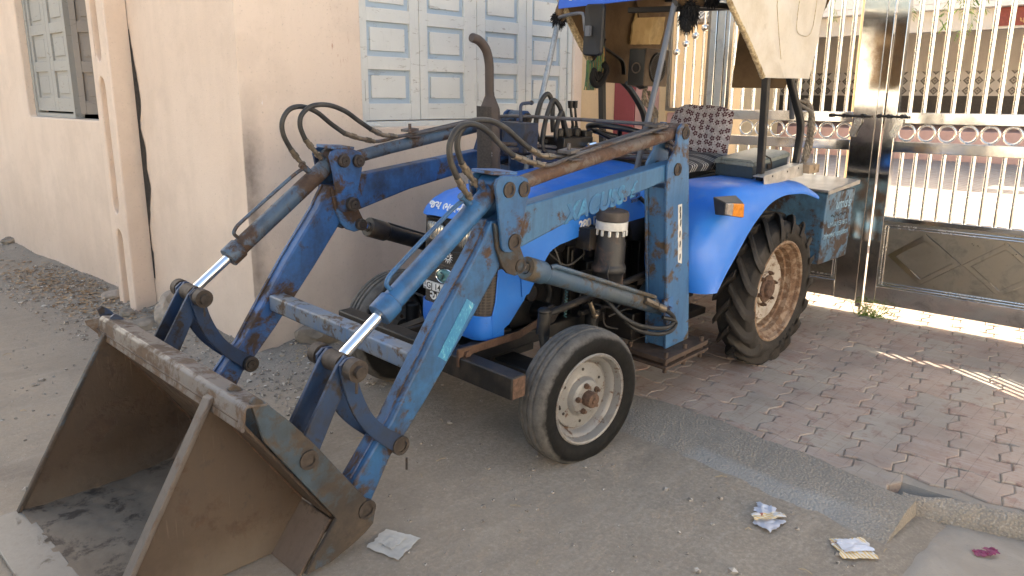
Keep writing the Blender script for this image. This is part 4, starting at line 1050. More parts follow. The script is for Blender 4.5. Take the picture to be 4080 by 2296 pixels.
text('lettering', 'IND', .010, M_ltr, np_, (-.0458, .146, .628), (0, -1, 0), (0, 0, 1), extrude=.0004)
m = MB(); m.box(-.0456, -.0452, .141, .152, .640, .659); m.obj('hologram', simple('hologram_grey', (.25, .25, .26), .3), np_)
text('lettering', 'અજય', .070, M_label, hood, (-.0335, .045, .592), (0, -1, 0), (0, 0, 1), bold=.0012)
text('lettering', 'જય ભવાની', .054, M_label, hood, (-.0205, .040, 1.0085), (-.0, -1, -.0), (.80, 0, 1), bold=.001)
text('lettering', 'ટ્રેકટસૅ-અમરેલી', .050, M_label, hood, (.200, -.2238, .872), (1, 0, .06), (0, 0, 1), bold=.0006, align='CENTER')
text('lettering', '૯૪૨૬૩૨૬૧૬, ૯૪૨૯૧૨૦૪૦૧', .024, M_label, hood, (.240, -.2238, .822), (1, 0, .06), (0, 0, 1), align='CENTER')
text('lettering', '280 DI', .060, M_label, hood, (.63, -.2530, .913), (1, 0, .10), (0, 0, 1), bold=.0012)
text('lettering', '7G', .052, M_label, hood, (.88, -.2545, 1.005), (1, 0, .10), (0, 0, 1), bold=.001, shear=.2)
text('lettering', 'GENXT', .024, M_greylet, hood, (.985, -.2552, 1.012), (1, 0, .10), (0, 0, 1)); text('lettering', 'SPEED', .024, M_greylet, hood, (.985, -.2552, .988), (1, 0, .10), (0, 0, 1))
hood.location = (0, -.022, 0)
# rear rim of the hood, dash and steering
m = MB(); zt, w = hood_section(1.11)
ring = [(-w, .90), (-w, zt - .075)] + [(-w + .085 * (1 - math.cos(a)), zt - .075 + .062 * math.sin(a)) for a in [math.pi / 16 * k for k in range(1, 9)]]
ring = ring + [(-p[0], p[1]) for p in reversed(ring)]
m.tube([(1.128, p[0] * 1.01, p[1] + .006) for p in ring], .013, 8); m.obj('hood_rim', M_plastic, tr)
m = MB(); m.prism([(1.13, .78), (1.40, .78), (1.36, 1.02), (1.30, 1.14), (1.20, 1.168), (1.13, 1.16)], -.215, .215); ds = m.obj('dash', M_plastic, tr, bevel=.02, seg=3)
m = MB(); m.prism([(1.02, .772), (1.125, .755), (1.125, .888), (.98, .884)], -.256, .256); m.obj('side_panel', M_plastic, tr, bevel=.006)
m = MB(); m.torus((0, 0, 0), (0, 0, 1), .185, .0155, 48, 12); sw = m.obj('steering_wheel', M_vinyl, tr, loc=(1.22, .0, 1.292), rot=(0, R(14), 0))
m = MB()
for k in range(3): a = R(90 + 120 * k); m.tube([(0, 0, -.05), (.11 * math.cos(a), .11 * math.sin(a), -.02), (.183 * math.cos(a), .183 * math.sin(a), 0)], [.016, .013, .012], 8)
m.cyl((0, 0, -.08), (0, 0, -.03), .04); m.cyl((0, 0, -.30), (0, 0, -.06), .022); m.obj('spoke', M_vinyl, sw)
# exhaust stack
m = MB(); m.lathe([(.042, 0), (.044, .02), (.044, .29), (.042, .306), (.028, .342), (.021, .358), (.0195, .375)], (.180, -.05, 1.125), (-.055, 0, 1), 32)
pipe = spline([(.1585, -.05, 1.495), (.155, -.05, 1.56), (.150, -.05, 1.62), (.130, -.05, 1.672), (.088, -.05, 1.706), (.045, -.05, 1.716)], 6)
m.tube(pipe, [.0195] * (len(pipe) - 4) + [.0195, .0194, .019, .0175], 20)
M_exh = simple('rusty_exhaust', (.048, .037, .034), .7, .1, .35, 9, .3, dirt=(.070, .050, .042), dirt_amt=.42)
ex = m.obj('exhaust', M_exh, tr)
m = MB(); rows = []
for i in range(2):
    rows.append([(.176 - .055 * (.0 if i == 0 else .33) + .053 * math.cos(a), -.05 + .053 * math.sin(a), 1.09 + .35 * i) for a in [R(128 + 12 * k) for k in range(10)]])
m.sheet(rows, .003); hs_ = m.obj('heat_shield', simple('perforated_shield', (.030, .026, .025), .7, .2, .6, 120), ex)
for i, c_ in enumerate('35 81419'):
    text('lettering', c_, .034, M_label, hs_, (.180 - .055 * .33 * (1.345 - i * .036 - 1.09) / .35 + .0546 * math.cos(R(226)), -.05 + .0546 * math.sin(R(226)), 1.345 - i * .036), (-math.sin(R(226)), math.cos(R(226)), 0), (-.05, 0, 1), extrude=.0006, bold=.0006)

# ---------------------------------------------------------------- engine, axle and chassis
m = MB(); m.box(.06, .12, -.17, .17, .53, .95); m.box(.13, .62, -.13, .13, .36, .86); m.box(.62, 1.25, -.16, .16, .40, .78); m.box(1.25, 2.35, -.18, .18, .33, .78); m.box(.22, .52, -.165, -.13, .44, .70); m.box(.30, .50, -.12, .12, .87, .96)
for k in range(4): m.cyl((.20 + k * .11, -.13, .80), (.20 + k * .11, -.19, .80), .035, seg=14)
for k in range(6): m.box(.64 + k * .09, .66 + k * .09, -.172, -.16, .42, .76)
m.cyl((.13, 0, .55), (.05, 0, .55), .09, seg=20); m.box(.70, .95, -.22, -.16, .50, .70); m.cyl((.40, -.13, .50), (.40, -.26, .50), .05, seg=18); m.cyl((.28, -.13, .62), (.28, -.24, .62), .04, seg=18)
m.cyl((1.955, -.48, .425), (1.955, .48, .425), .075, seg=20)
en = m.obj('engine', M_engine, tr, bevel=.01)
m = MB(); m.box(-.02, .40, -.16, .16, .30, .40); m.box(.12, .26, -.50, .50, .235, .325); m.box(-.12, 1.05, -.23, -.16, .37, .435); m.box(-.12, 1.05, .16, .23, .37, .435); m.box(.08, .20, -.20, .20, .40, .46)
for s_ in (-1, 1): m.cyl((.19, s_ * .50, .20), (.19, s_ * .50, .42), .035, seg=16); m.cyl((.19, s_ * .48, .272), (.19, s_ * .58, .272), .045, seg=18)
ax = m.obj('front_axle', M_black, tr, bevel=.006)
m = MB(); m.tube([(.168, -.42, .585), (.30, -.41, .588), (.60, -.40, .61), (1.0, -.38, .63)], .017, 10); m.cyl((.150, -.425, .50), (.158, -.425, .60), .030, seg=14); m.ball((.155, -.425, .605), .030, 14, 8, (1, 1, .6)); m.tube([(.150, -.425, .52), (.145, -.45, .44), (.17, -.48, .36)], .022, 8)
m.obj('steering_rod', M_black, ax)
m = MB(); m.prism([(.0, .0), (.04, .0), (.04, .036), (.0, .036)], -.262, -.256); 
m = MB(); m.tube([(-.15, -.26, .448), (.18, -.26, .450), (.45, -.20, .47)], 0, 4, sq=(.008, .034)); m.box(-.21, -.13, -.285, -.272, .40, .475); m.cyl((-.168, -.30, .448), (-.168, -.25, .448), .016, seg=6)
m.obj('brace_strap', simple('brown_strap', (.11, .062, .040), .8, .1, .35, 20, .3), tr)
# air cleaner
m = MB(); acx, acy = .652, -.385
m.lathe([(r_ * .64, h_) for r_, h_ in [(0, .0), (.100, .0), (.112, .012), (.112, .085), (.124, .095), (.128, .10), (.128, .118), (.118, .128), (.110, .140), (.110, .235), (.104, .242), (.104, .292), (.060, .300), (.058, .325), (0, .325)]], (acx, acy, .602), (0, 0, 1), 40)
ac = m.obj('air_cleaner', painted('air_cleaner_paint', (.012, .012, .013), (.03, .028, .027), rust=(.115, .075, .06), dark=(.05, .035, .03), r_amt=.45, d_amt=.36, rough=.5, fade=.6, edge=False), tr)
m = MB(); m.lathe([(.062, .0), (.0745, .002), (.0755, .040), (.066, .042), (.062, .040)], (acx, acy, .898), (0, 0, 1), 40, True)
for k in range(12):
    a = 2 * math.pi * k / 12; x, y = acx + .069 * math.cos(a), acy + .069 * math.sin(a); m.box(x - .0055, x + .0055, y - .0055, y + .0055, .872, .8985)
m.obj('white_ring', simple('white_plastic', (.58, .58, .55), .4), ac, bevel=.002)
m = MB(); m.lathe([(.070, .0), (.077, .004), (.0775, .030), (.073, .044), (.058, .050), (0, .053)], (acx, acy, .940), (0, 0, 1), 40); m.cyl((acx, acy, .99), (acx + .01, acy, 1.006), .009, seg=8); m.obj('cap', simple('rubber_cap', (.060, .050, .045), .7, 0, .4, 20, .2), ac)
m = MB(); m.tube(spline([(.585, -.435, .74), (.572, -.44, .70), (.58, -.445, .66), (.565, -.44, .63), (.585, -.445, .66)], 5), .003, 6); m.tube(spline([(acx, -.30, .86), (.62, -.22, .88), (.55, -.15, .86)], 5), .035, 12); m.box(.74, .79, -.36, -.28, .70, .86); m.box(.55, .60, -.34, -.26, .80, .90); m.obj('bracket', M_black, ac)
m = MB(); m.cyl((.645, -.31, .36), (.645, -.31, .47), .034, seg=20); m.cyl((.645, -.31, .47), (.645, -.31, .50), .044, seg=8); m.cyl((.55, -.31, .485), (.73, -.31, .485), .013, seg=8); m.obj('fuel_filter', M_black, en)
m = MB(); m.tube(spline([(.57, -.35, .55), (.59, -.36, .50), (.62, -.34, .475)], 5), .012, 8); m.ball((.62, -.35, .475), .018, 10, 6); m.obj('filter_elbow', M_fit, en)
m = MB(); m.cyl((.93, -.37, .495), (1.06, -.36, .575), .022, seg=14); m.cyl((1.035, -.362, .56), (1.06, -.36, .575), .027, seg=14); m.obj('damper', simple('grey_green_paint', (.085, .11, .115), .4, 0, .3, 20), en)
wires = [[(.42, -.2, .86), (.44, -.24, .78), (.46, -.26, .70), (.50, -.24, .62)], [(.40, -.2, .80), (.50, -.25, .72), (.62, -.26, .76)], [(.5, -.25, .68), (.54, -.3, .64), (.53, -.32, .58), (.55, -.28, .53)], [(.3, -.22, .70), (.4, -.26, .66), (.5, -.26, .68), (.8, -.25, .66)], [(.8, -.3, .42), (.9, -.34, .45), (1.0, -.33, .42), (1.1, -.3, .47)], [(.7, -.28, .50), (.82, -.33, .47), (.86, -.34, .55)], [(.75, -.3, .45), (.72, -.34, .40), (.80, -.36, .37)], [(1.12, -.25, .88), (1.15, -.3, .80), (1.12, -.32, .70), (1.18, -.28, .6)]]
m = MB()
for w_ in wires: m.tube(spline(w_, 7), .0045, 6)
m.obj('wiring', simple('wire_insulation', (.05, .045, .04), .5, 0, .6, 5), en)
m = MB(); m.tube(spline([(.24, -.19, .80), (.30, -.24, .74), (.42, -.22, .60), (.40, -.2, .5)], 6), .014, 8); m.tube(spline([(1.02, -.28, 1.0), (1.06, -.33, .95), (1.10, -.36, .94)], 6), .011, 8); m.tube(spline([(.50, -.2, .72), (.52, -.24, .60), (.50, -.24, .50)], 6), .013, 8); m.obj('hose', M_hose, en)
m = MB(); rows_ = [(.500 + .006 * math.cos(k * .9), -.262 + .006 * math.sin(k * .9), .62 - k * .0022) for k in range(70)]; m.tube(rows_, .0022, 5); m.obj('coil', simple('teal_spring', (.08, .20, .20), .4), en)
# clutter between hood and post, floor, footrests
m = MB(); m.box(1.14, 1.55, -.34, -.20, .40, .46); m.box(1.14, 1.60, .20, .34, .40, .46); m.box(1.15, 1.45, -.22, -.16, .50, .80); m.box(1.05, 1.60, -.40, -.30, .30, .34); m.cyl((1.3, -.3, .55), (1.3, -.3, .9), .02); m.cyl((1.25, -.26, .6), (1.5, -.26, .95), .016); m.box(1.40, 1.75, -.30, .30, .80, .98)
m.obj('footboard', M_engine, tr, bevel=.006)

# ================================================================ FRONT LOADER
def ring_pin(m, x, z, y0, y1, r=.030, out=1):
    """stepped pin: washer collar, pin head with a dimple"""
    m.cyl((x, y0, z), (x, y1, z), r * .62, seg=20)
    for ya, d in ((y0, -1), (y1, 1)):
        m.lathe([(r * .62, -.004), (r, -.004), (r, .016), (r * .90, .019), (r * .66, .019), (r * .62, .016), (r * .58, .022), (r * .18, .022), (r * .14, .018), (0, .018)], (x, ya, z), (0, d, 0), 24)
for s in (-1, 1):
    Y = lambda a: s * a                       # a measured outward from the tractor centre line
    near = s < 0
    mat = M_loader if near else M_far
    # upright post: two cheek plates over a box
    cheek = [(.866, 1.343), (.880, 1.374), (.905, 1.388), (.945, 1.386), (.968, 1.366), (.970, 1.296), (1.108, .553), (1.150, .295), (.937, .285), (.898, .59), (.814, 1.101), (.809, 1.202), (.826, 1.228), (.858, 1.262), (.868, 1.295)]
    box = [(.830, 1.095), (.985, 1.095), (1.103, .553), (1.146, .298), (.942, .290), (.903, .59)]
    m = MB(); m.prism(cheek, Y(.548), Y(.562)); m.prism(cheek, Y(.436), Y(.450)); m.prism(box, Y(.452), Y(.546))
    post = m.obj('loader_post', painted('post_paint', (.034, .115, .255), (.08, .19, .33), rust=(.115, .075, .045), r_amt=.44, d_amt=.30, fade=.8) if near else M_far, tr, bevel=.003)
    m = MB(); ring_pin(m, .930, 1.345, Y(.436), Y(.564), .030); ring_pin(m, .889, 1.180, Y(.436), Y(.564), .030); m.obj('pin', M_pin, post)
    m = MB(); m.prism([(.82, .255), (1.215, .268), (1.215, .292), (.82, .279)], Y(.38), Y(.64)); m.prism([(.82, .225), (1.215, .238), (1.215, .252), (.82, .240)], Y(.36), Y(.645))
    for bx_ in (.85, 1.02, 1.18): 
        for yy in (.62, .41): m.cyl((bx_, Y(yy), .20), (bx_, Y(yy), .305 + .03 * (bx_ - .82)), .012, seg=6)
    m.obj('base_plate', simple('brown_base_plate', (.065, .042, .030), .75, .1, .45, 18, .3), post, bevel=.002)
    m = MB(); m.box(.87, 1.12, Y(.18) if s > 0 else Y(.40), Y(.40) if s > 0 else Y(.18), .30, .44); m.obj('mount_bracket', M_engine, post, bevel=.006)
    if near:
        m = MB(); pts = [(.925, 1.000), (.955, 1.003), (1.010, .720), (.985, .700), (.970, .715)]
        outl = []
        for k in range(14):
            t_ = k / 13; z = 1.01 - .285 * t_; x = .925 + .048 * t_ + .003 * mnoise.noise(Vector((k * 2.3, 0, 1))); outl.append((x, z))
        outr = []
        for k in range(14):
            t_ = k / 13; z = 1.013 - .300 * t_; x = .958 + .052 * t_ + .004 * mnoise.noise(Vector((k * 1.9, 4, 1))); outr.append((x, z))
        m.prism(outl + list(reversed(outr)), Y(.5622), Y(.5632)); dc = m.obj('worn_decal', simple('torn_white_decal', (.62, .61, .56), .5, 0, .1, 30, dirt=(.40, .33, .24), dirt_amt=.38), post)
        m = MB()
        for k, (u, v) in enumerate(((.947, .985), (.953, .955), (.962, .92), (.966, .865), (.976, .815), (.986, .75))):
            m.prism([(u - .006, v + .014), (u + .003, v + .018), (u + .006, v - .002), (u + .002, v - .020), (u - .005, v - .01)], Y(.5633), Y(.5637))
        m.obj('decal_print', M_ltr, dc)
    # upper arm
    m = MB(); m.prism([(-.30, 1.035), (-.166, 1.100), (.15, 1.134), (.83, 1.206), (.930, 1.215), (.930, 1.145), (.816, 1.125), (.149, 1.016), (-.165, .940), (-.262, .900)], Y(.472), Y(.546))
    ua = m.obj('upper_arm', painted('upper_arm_paint', (.030, .112, .235), (.07, .19, .315), r_amt=.40, d_amt=.33, fade=.75) if near else M_far, tr, bevel=.006)
    if near:
        text('lettering', 'XACUSS', .105, M_tealtext, ua, (.30, Y(.5475), 1.066), (1, 0, .13), (0, 0, 1), extrude=.0006, bold=.004, shear=.25)
        text('lettering', '£', .10, M_tealtext, ua, (.56, Y(.5475), 1.105), (1, 0, .13), (0, 0, 1), extrude=.0006, shear=.3)
    # lower arm with a welded seam along its top face
    LA = [(-.312, 1.066), (-.373, .966), (-.532, .760), (-.707, .508), (-.766, .420), (-.826, .362), (-.915, .255), (-.945, .185), (-.930, .125), (-.890, .112), (-.855, .150), (-.768, .297), (-.696, .367), (-.599, .472), (-.395, .716), (-.262, .885), (-.215, .985), (-.245, 1.060)]
    m = MB(); m.prism(LA, Y(.472), Y(.552)); la = m.obj('lower_arm', mat, tr, bevel=.007)
    m = MB(); sm = [Vector((p[0] - .0015, Y(.525), p[1] + .0015)) for p in LA[0:7]]; sm = spline(sm, 14)
    m.tube(sm, [.0035 + .0018 * mnoise.noise(Vector((i * .9, 0, s))) for i in range(len(sm))], 6); m.obj('weld_seam', M_loader2, la)
    if near:
        m = MB(); rt = Vector((.586, 0, .81)).normalized(); up = Vector((-.81, 0, .586)); o = Vector((-.475, Y(.5535), .690))
        pts = []
        for k in range(18): t_ = -.115 + .23 * k / 17; pts.append(o + rt * t_ + up * (.024 + .0025 * mnoise.noise(Vector((k * 1.7, 1, 0)))))
        for k in range(18): t_ = .115 - .23 * k / 17; pts.append(o + rt * t_ - up * (.024 + .0025 * mnoise.noise(Vector((k * 1.7, 5, 0)))))
        m.frustum([p + Vector((0, -.0008, 0)) for p in pts], pts); m.obj('worn_sticker', M_teal, la)
    # knee: bell crank plates, gusset plates, cap
    KP = [(-.328, 1.200), (-.318, 1.220), (-.296, 1.230), (-.196, 1.224), (-.160, 1.210), (-.147, 1.180), (-.154, 1.139), (-.200, .962), (-.214, .949), (-.242, .945), (-.268, .950), (-.284, .966), (-.313, 1.133)]
    m = MB(); m.prism(KP, Y(.570), Y(.582)); m.prism(KP, Y(.440), Y(.452)); m.obj; kn = m.obj('bell_crank', mat, tr, bevel=.003)
    m = MB(); m.prism([(-.318, 1.231), (-.195, 1.224), (-.192, 1.236), (-.316, 1.244)], Y(.445), Y(.560)); m.obj('cap_plate', M_loader2, kn, bevel=.002)
    m = MB(); ring_pin(m, -.259, 1.178, Y(.440), Y(.584), .029); ring_pin(m, -.180, 1.174, Y(.440), Y(.584), .029); ring_pin(m, -.221, .982, Y(.430), Y(.584), .032); ring_pin(m, -.165, .880, Y(.446), Y(.566), .027); m.obj('pin', M_pin, kn)
    GP = [(-.312, 1.060), (-.296, .967), (-.262, .892), (-.232, .862), (-.192, .846), (-.155, .850), (-.136, .872), (-.140, .900), (-.172, .960), (-.185, .995), (-.215, 1.02), (-.26, 1.03)]
    m = MB(); m.prism(GP, Y(.5535), Y(.5665)); m.prism(GP, Y(.4575), Y(.4705)); m.obj('gusset', M_hinge if near else M_loader2, kn, bevel=.002)
    # level link tube on top
    m = MB(); m.tube([(-.180, Y(.512), 1.174), (.05, Y(.512), 1.215), (.5, Y(.512), 1.283), (.915, Y(.512), 1.342)], .0285, 20); m.cyl((-.180, Y(.47), 1.174), (-.180, Y(.555), 1.174), .038, seg=20); m.cyl((.930, Y(.465), 1.345), (.930, Y(.545), 1.345), .040, seg=20)
    lt = m.obj('level_link', M_rusttube if near else M_bluerust, tr)
    # bucket tilt cylinder
    A_ = Vector((-.950, Y(.512), .676)); B_ = Vector((-.259, Y(.512), 1.178)); d = (B_ - A_).normalized(); Ln = (B_ - A_).length
    m = MB(); c0 = A_ + d * .205
    m.lathe([(.020, 0), (.042, 0), (.0445, .004), (.0445, .062), (.0415, .066), (.0375, .068), (.0375, Ln - .235), (.032, Ln - .215)], c0, d, 32); m.cyl((B_.x, Y(.46), B_.z), (B_.x, Y(.565), B_.z), .045, seg=22)
    tc = m.obj('tilt_cylinder', M_loader if near else M_bluerust, tr)
    m = MB(); m.cyl(A_, c0 + d * .02, .0195, seg=28); m.obj('piston_rod', M_chrome, tc)
    m = MB(); m.cyl((A_.x, Y(.475), A_.z), (A_.x, Y(.55), A_.z), .034, seg=24)
    for a, b in ((.592, .628), (.396, .432)): m.cyl((A_.x, Y(a), A_.z), (A_.x, Y(b), A_.z), .036, seg=24)
    m.cyl((A_.x, Y(.38), A_.z), (A_.x, Y(.645), A_.z), .020, seg=18); m.cyl((A_.x, Y(.405), A_.z - .03), (A_.x, Y(.405), A_.z - .075), .004, seg=8); m.cyl((A_.x + .004, Y(.612), A_.z - .03), (A_.x + .002, Y(.612), A_.z - .078), .005, seg=8)
    m.obj('rod_eye', M_pin, tc)
    nrm = Vector((-d.z, 0, d.x))
    m = MB(); q0 = c0 + d * .088
    m.tube(spline([q0 + nrm * .032, q0 + nrm * .062 + d * -.004, q0 + nrm * .076 + d * .022, q0 + nrm * .078 + d * .07, q0 + nrm * .076 + d * .25, q0 + nrm * .071 + d * .385, q0 + nrm * .054 + d * .435], 6), .0078, 12)
    m.cyl(q0 + nrm * .035 + d * .43, q0 + nrm * .088 + d * .415, .014, seg=12); m.cyl(q0 + nrm * .035 + d * .515, q0 + nrm * .064 + d * .515, .014, seg=12); m.obj('feed_pipe', M_loader if near else M_bluerust, tc)
    # hoses arch over the knee from the cylinder to the hard pipes
    HA = [(-.395, 1.150), (-.424, 1.178), (-.462, 1.228), (-.495, 1.290), (-.498, 1.347), (-.462, 1.396), (-.400, 1.408), (-.328, 1.384), (-.258, 1.334), (-.188, 1.290), (-.105, 1.264), (-.02, 1.247)]
    HB = [(-.335, 1.186), (-.368, 1.222), (-.412, 1.272), (-.434, 1.328), (-.424, 1.376), (-.372, 1.412), (-.290, 1.416), (-.205, 1.390), (-.130, 1.345), (-.066, 1.308), (.005, 1.278), (.085, 1.270)]
    for H_, yo in ((HA, .530), (HB, .496)):
        H3 = [(p[0], Y(yo), p[1]) for p in H_]
        m = MB(); m.tube(spline(H3[2:-2], 7), .0108, 14); ho = m.obj('hose', M_hose, tr)
        m = MB()
        for a, b in ((0, 1), (1, 2)):
            p, q = Vector(H3[a]), Vector(H3[b]); m.cyl(p, q, .0108 if a else .009, .0128 if a else .010, seg=12); m.cyl(p.lerp(q, .3), p.lerp(q, .62), .0145, seg=6)
        for a, b in ((-3, -2), (-2, -1)):
            p, q = Vector(H3[a]), Vector(H3[b]); m.cyl(p, q, .0128 if a == -3 else .0105, .0105, seg=12); m.cyl(p.lerp(q, .45), p.lerp(q, .75), .0145, seg=6)
        m.obj('hose_fitting', M_fit, ho)
    # pair of hard pipes along the level link, turning across to the valve
    for k, yo in ((0, .530), (1, .496)):
        st = (HA if k == 0 else HB)[-1]
        if near: P_ = [(st[0], Y(yo), st[1]), (st[0] + .05, Y(yo), st[1] + (-.002)), (.15 + .03 * k, Y(yo), 1.270 + .004 * k), (.3, Y(yo), 1.297), (.72, Y(yo), 1.362), (.80 + .02 * (1 - k), Y(yo - .004), 1.374), (.822 + .02 * (1 - k), Y(yo - .040), 1.380), (.800 + .022 * (1 - k), Y(.40), 1.378), (.775 + .022 * (1 - k), Y(-.10), 1.372), (.750 + .022 * (1 - k), Y(-.42), 1.362), (.735 + .022 * (1 - k), Y(-.47), 1.345), (.70, Y(-.49), 1.31)]
        else: P_ = [(st[0], Y(yo), st[1]), (st[0] + .05, Y(yo), st[1] + .002), (.15, Y(yo), 1.268 + .004 * k), (.3, Y(yo), 1.290), (.60, Y(yo), 1.335), (.70, Y(yo), 1.35)]
        m = MB(); m.tube(spline(P_, 5), .0082, 12); pp = m.obj('hard_pipe', M_pipe, tr)
    for cx in ((.150, .745) if near else (.180,)):
        zz = 1.258 + .150 * (cx - .07); m = MB(); m.prism([(cx - .028, zz + .012), (cx + .028, zz + .020), (cx + .028, zz + .032), (cx - .028, zz + .024)], Y(.478), Y(.548)); m.cyl((cx, Y(.513), zz), (cx, Y(.513), zz + .052), .008, seg=6); m.box(cx - .035, cx + .035, min(Y(.47), Y(.560)), max(Y(.47), Y(.560)), zz - .012, zz - .006); m.obj('pipe_clamp', M_pipe, lt, bevel=.001)
    # lift cylinder
    A_ = Vector((-.165, Y(.512), .880)); B_ = Vector((.930, Y(.512), .492)); d = (B_ - A_).normalized()
    m = MB(); c0 = A_ + d * .095; Ln = (B_ - c0).length
    m.lathe([(.024, 0), (.0445, 0), (.047, .004), (.047, .105), (.044, .112), (.0385, .118), (.0385, Ln - .07), (.030, Ln - .055), (.022, Ln)], c0, d, 28)
    nr = Vector((-d.z, 0, d.x)); m.tube([c0 + d * .12 + nr * .030 + Vector((0, s * .026, 0)), c0 + d * .14 + nr * .040 + Vector((0, s * .030, 0)), c0 + d * (Ln - .12) + nr * .040 + Vector((0, s * .030, 0))], .010, 8); m.cyl((B_.x, Y(.47), B_.z), (B_.x, Y(.55), B_.z), .036, seg=20)
    lc = m.obj('lift_cylinder', painted('lift_cyl_paint', (.035, .085, .15), (.11, .12, .115), rust=(.12, .095, .065), r_amt=.47, d_amt=.33, fade=.8, rough=.4) if near else M_black, tr)
    m = MB(); m.cyl(A_, c0 + d * .02, .0225, seg=22); m.obj('piston_rod', M_chrome, lc); m = MB(); m.cyl((A_.x, Y(.475), A_.z), (A_.x, Y(.55), A_.z), .030, seg=20); m.obj('rod_eye', M_pin, lc)
    m = MB(); m.prism([(.88, .55), (.965, .56), (.975, .45), (.905, .44), (.89, .47)], Y(.548), Y(.5635)); m.prism([(.875, .55), (.95, .56), (.955, .44), (.90, .44)], Y(.452), Y(.466)); m.cyl((.93, Y(.44), .492), (.93, Y(.578), .492), .018, seg=16); m.obj('lug', M_loader2, post, bevel=.002)
    if near:
        m = MB(); m.tube(spline([(.76, -.565, .560), (.84, -.59, .520), (.905, -.60, .478), (.925, -.60, .445), (.88, -.60, .424), (.78, -.595, .437), (.65, -.58, .475), (.565, -.545, .525), (.535, -.50, .575), (.53, -.44, .62)], 7), .0105, 14)
        m.tube(spline([(.86, -.575, .470), (.915, -.60, .452), (.945, -.60, .425), (.90, -.60, .397), (.78, -.595, .408), (.65, -.57, .452), (.60, -.53, .50)], 7), .0105, 14); hz_ = m.obj('lift_hose', M_hose, lc)
        m = MB(); m.cyl((.72, -.556, .580), (.80, -.576, .540), .016, seg=6); m.cyl((.80, -.576, .540), (.845, -.59, .517), .018, seg=12); m.obj('hose_fitting', M_fit, hz_)
    # curved guide links and straight bucket struts
    inner = [(-.985, .690), (-.982, .655), (-.968, .590), (-.942, .520), (-.903, .453), (-.849, .391), (-.780, .330), (-.750, .318)]
    outer = [(-.728, .330), (-.722, .352), (-.740, .374), (-.812, .430), (-.862, .487), (-.899, .560), (-.920, .630), (-.916, .680), (-.930, .705), (-.962, .708)]
    inn = [tuple(p)[::2] for p in spline([(a, 0, b) for a, b in inner], 4)]; out_ = [tuple(p)[::2] for p in spline([(a, 0, b) for a, b in outer], 4)]
    m = MB(); m.prism(inn + out_, Y(.572), Y(.584)); m.prism(inn + out_, Y(.442), Y(.454)); gl = m.obj('guide_link', M_dkblue, tr, bevel=.002)
    m = MB(); ring_pin(m, -.751, .342, Y(.440), Y(.586), .034); m.cyl((-.748, Y(.612), .305), (-.748, Y(.612), .262), .004, seg=8); m.obj('pin', M_pin, gl)
    st = [(-.985, .685), (-.955, .712), (-.925, .690), (-.932, .655), (-1.062, .412), (-1.105, .385), (-1.140, .405), (-1.135, .44)]
    m = MB(); m.prism(st, Y(.553), Y(.566)); m.prism(st, Y(.460), Y(.473)); m.obj('bucket_strut', M_dkblue, tr, bevel=.002)
# cross bar between the lower arms, bumper bar ahead of the axle
m = MB(); m.box(-.632, -.560, -.4715, .4715, .548, .618); m.obj('cross_bar', painted('worn_cross_bar', (.25, .245, .225), (.07, .18, .36), rust=(.15, .10, .065), dark=(.11, .10, .09), r_amt=.46, d_amt=.34, rough=.5, fade=1.0, scale=1.9), tr, bevel=.008, seg=3)
m = MB(); m.prism([(-.205, .345), (-.125, .345), (-.125, .440), (-.205, .440)], -.585, .585); bb = m.obj('bumper_bar', M_black, tr, bevel=.007, seg=3)
m = MB(); m.prism([(-.200, .350), (-.130, .350), (-.130, .435), (-.200, .435)], -.5875, -.5852); m.obj('bar_end', M_hub, bb)
m = MB(); m.tube([(-.12, -.2, .40), (.1, -.2, .42)], 0, 4, sq=(.05, .07)); m.tube([(-.12, .2, .40), (.1, .2, .42)], 0, 4, sq=(.05, .07)); m.obj('bumper_stay', M_black, bb)

# bucket
yF, yN = .430, -.385
SP = [(-1.322, .603), (-1.300, .610), (-1.020, .165), (-1.140, .006), (-1.655, .006), (-1.660, .03)]
bp_ = [(-1.318, .606), (-1.016, .163)]
def slab(m, p, q, y0, y1, th):
    p = Vector((p[0], 0, p[1])); q = Vector((q[0], 0, q[1])); d = (q - p).normalized(); n = Vector((-d.z, 0, d.x)) * th
    if n.x < 0: n = -n
    pts = [p, q, q + n, p + n]; m.prism([(v.x, v.z) for v in pts], y0, y1)
m = MB(); slab(m, (-1.318, .600), (-1.018, .165), -.556, .545, .010); bk = m.obj('bucket', M_bucket, tr, bevel=.002)
m = MB(); slab(m, (-1.0205, .161), (-1.143, .004), -.556, .545, .010); m.obj('heel_plate', painted('tan_heel_plate', (.125, .090, .066), (.155, .115, .088), rust=(.085, .055, .036), dark=(.035, .027, .022), r_amt=.42, d_amt=.36, rough=.7, fade=.7), bk, bevel=.002)
m = MB(); rows = []
for i in range(40):
    x = -1.655 + .56 * i / 39; row = []
    for j in range(50):
        y = yN + .004 + (yF - yN - .008) * j / 49; n_ = mnoise.noise(Vector((x * 7, y * 7, 3))); 
        e = max(0, (x + 1.30) / .2); z = .010 + .007 * max(0, n_) + .004 * mnoise.noise(Vector((x * 25, y * 25, 1))) + .030 * e * (.8 + .6 * n_)
        row.append((x, y, min(z, .006 + max(0, (x + 1.145) / .13) * .2 + .05)))
    rows.append(row)
m.sheet(rows, .003); m.obj('floor', M_floor, bk, ang=60)
for yy, nm in ((yF, 'side_plate'), (yN, 'side_plate')):
    m = MB(); m.prism(SP, yy - .005, yy + .005); m.obj(nm, M_bucket, bk, bevel=.0015)
m = MB(); m.box(-1.778, -1.636, -.66, .448, -.004, .012); m.obj('cutting_edge', M_edge, bk, bevel=.004)
m = MB(); d = Vector((-.338, 0, -.595)).normalized(); n = Vector((.87, 0, -.49))
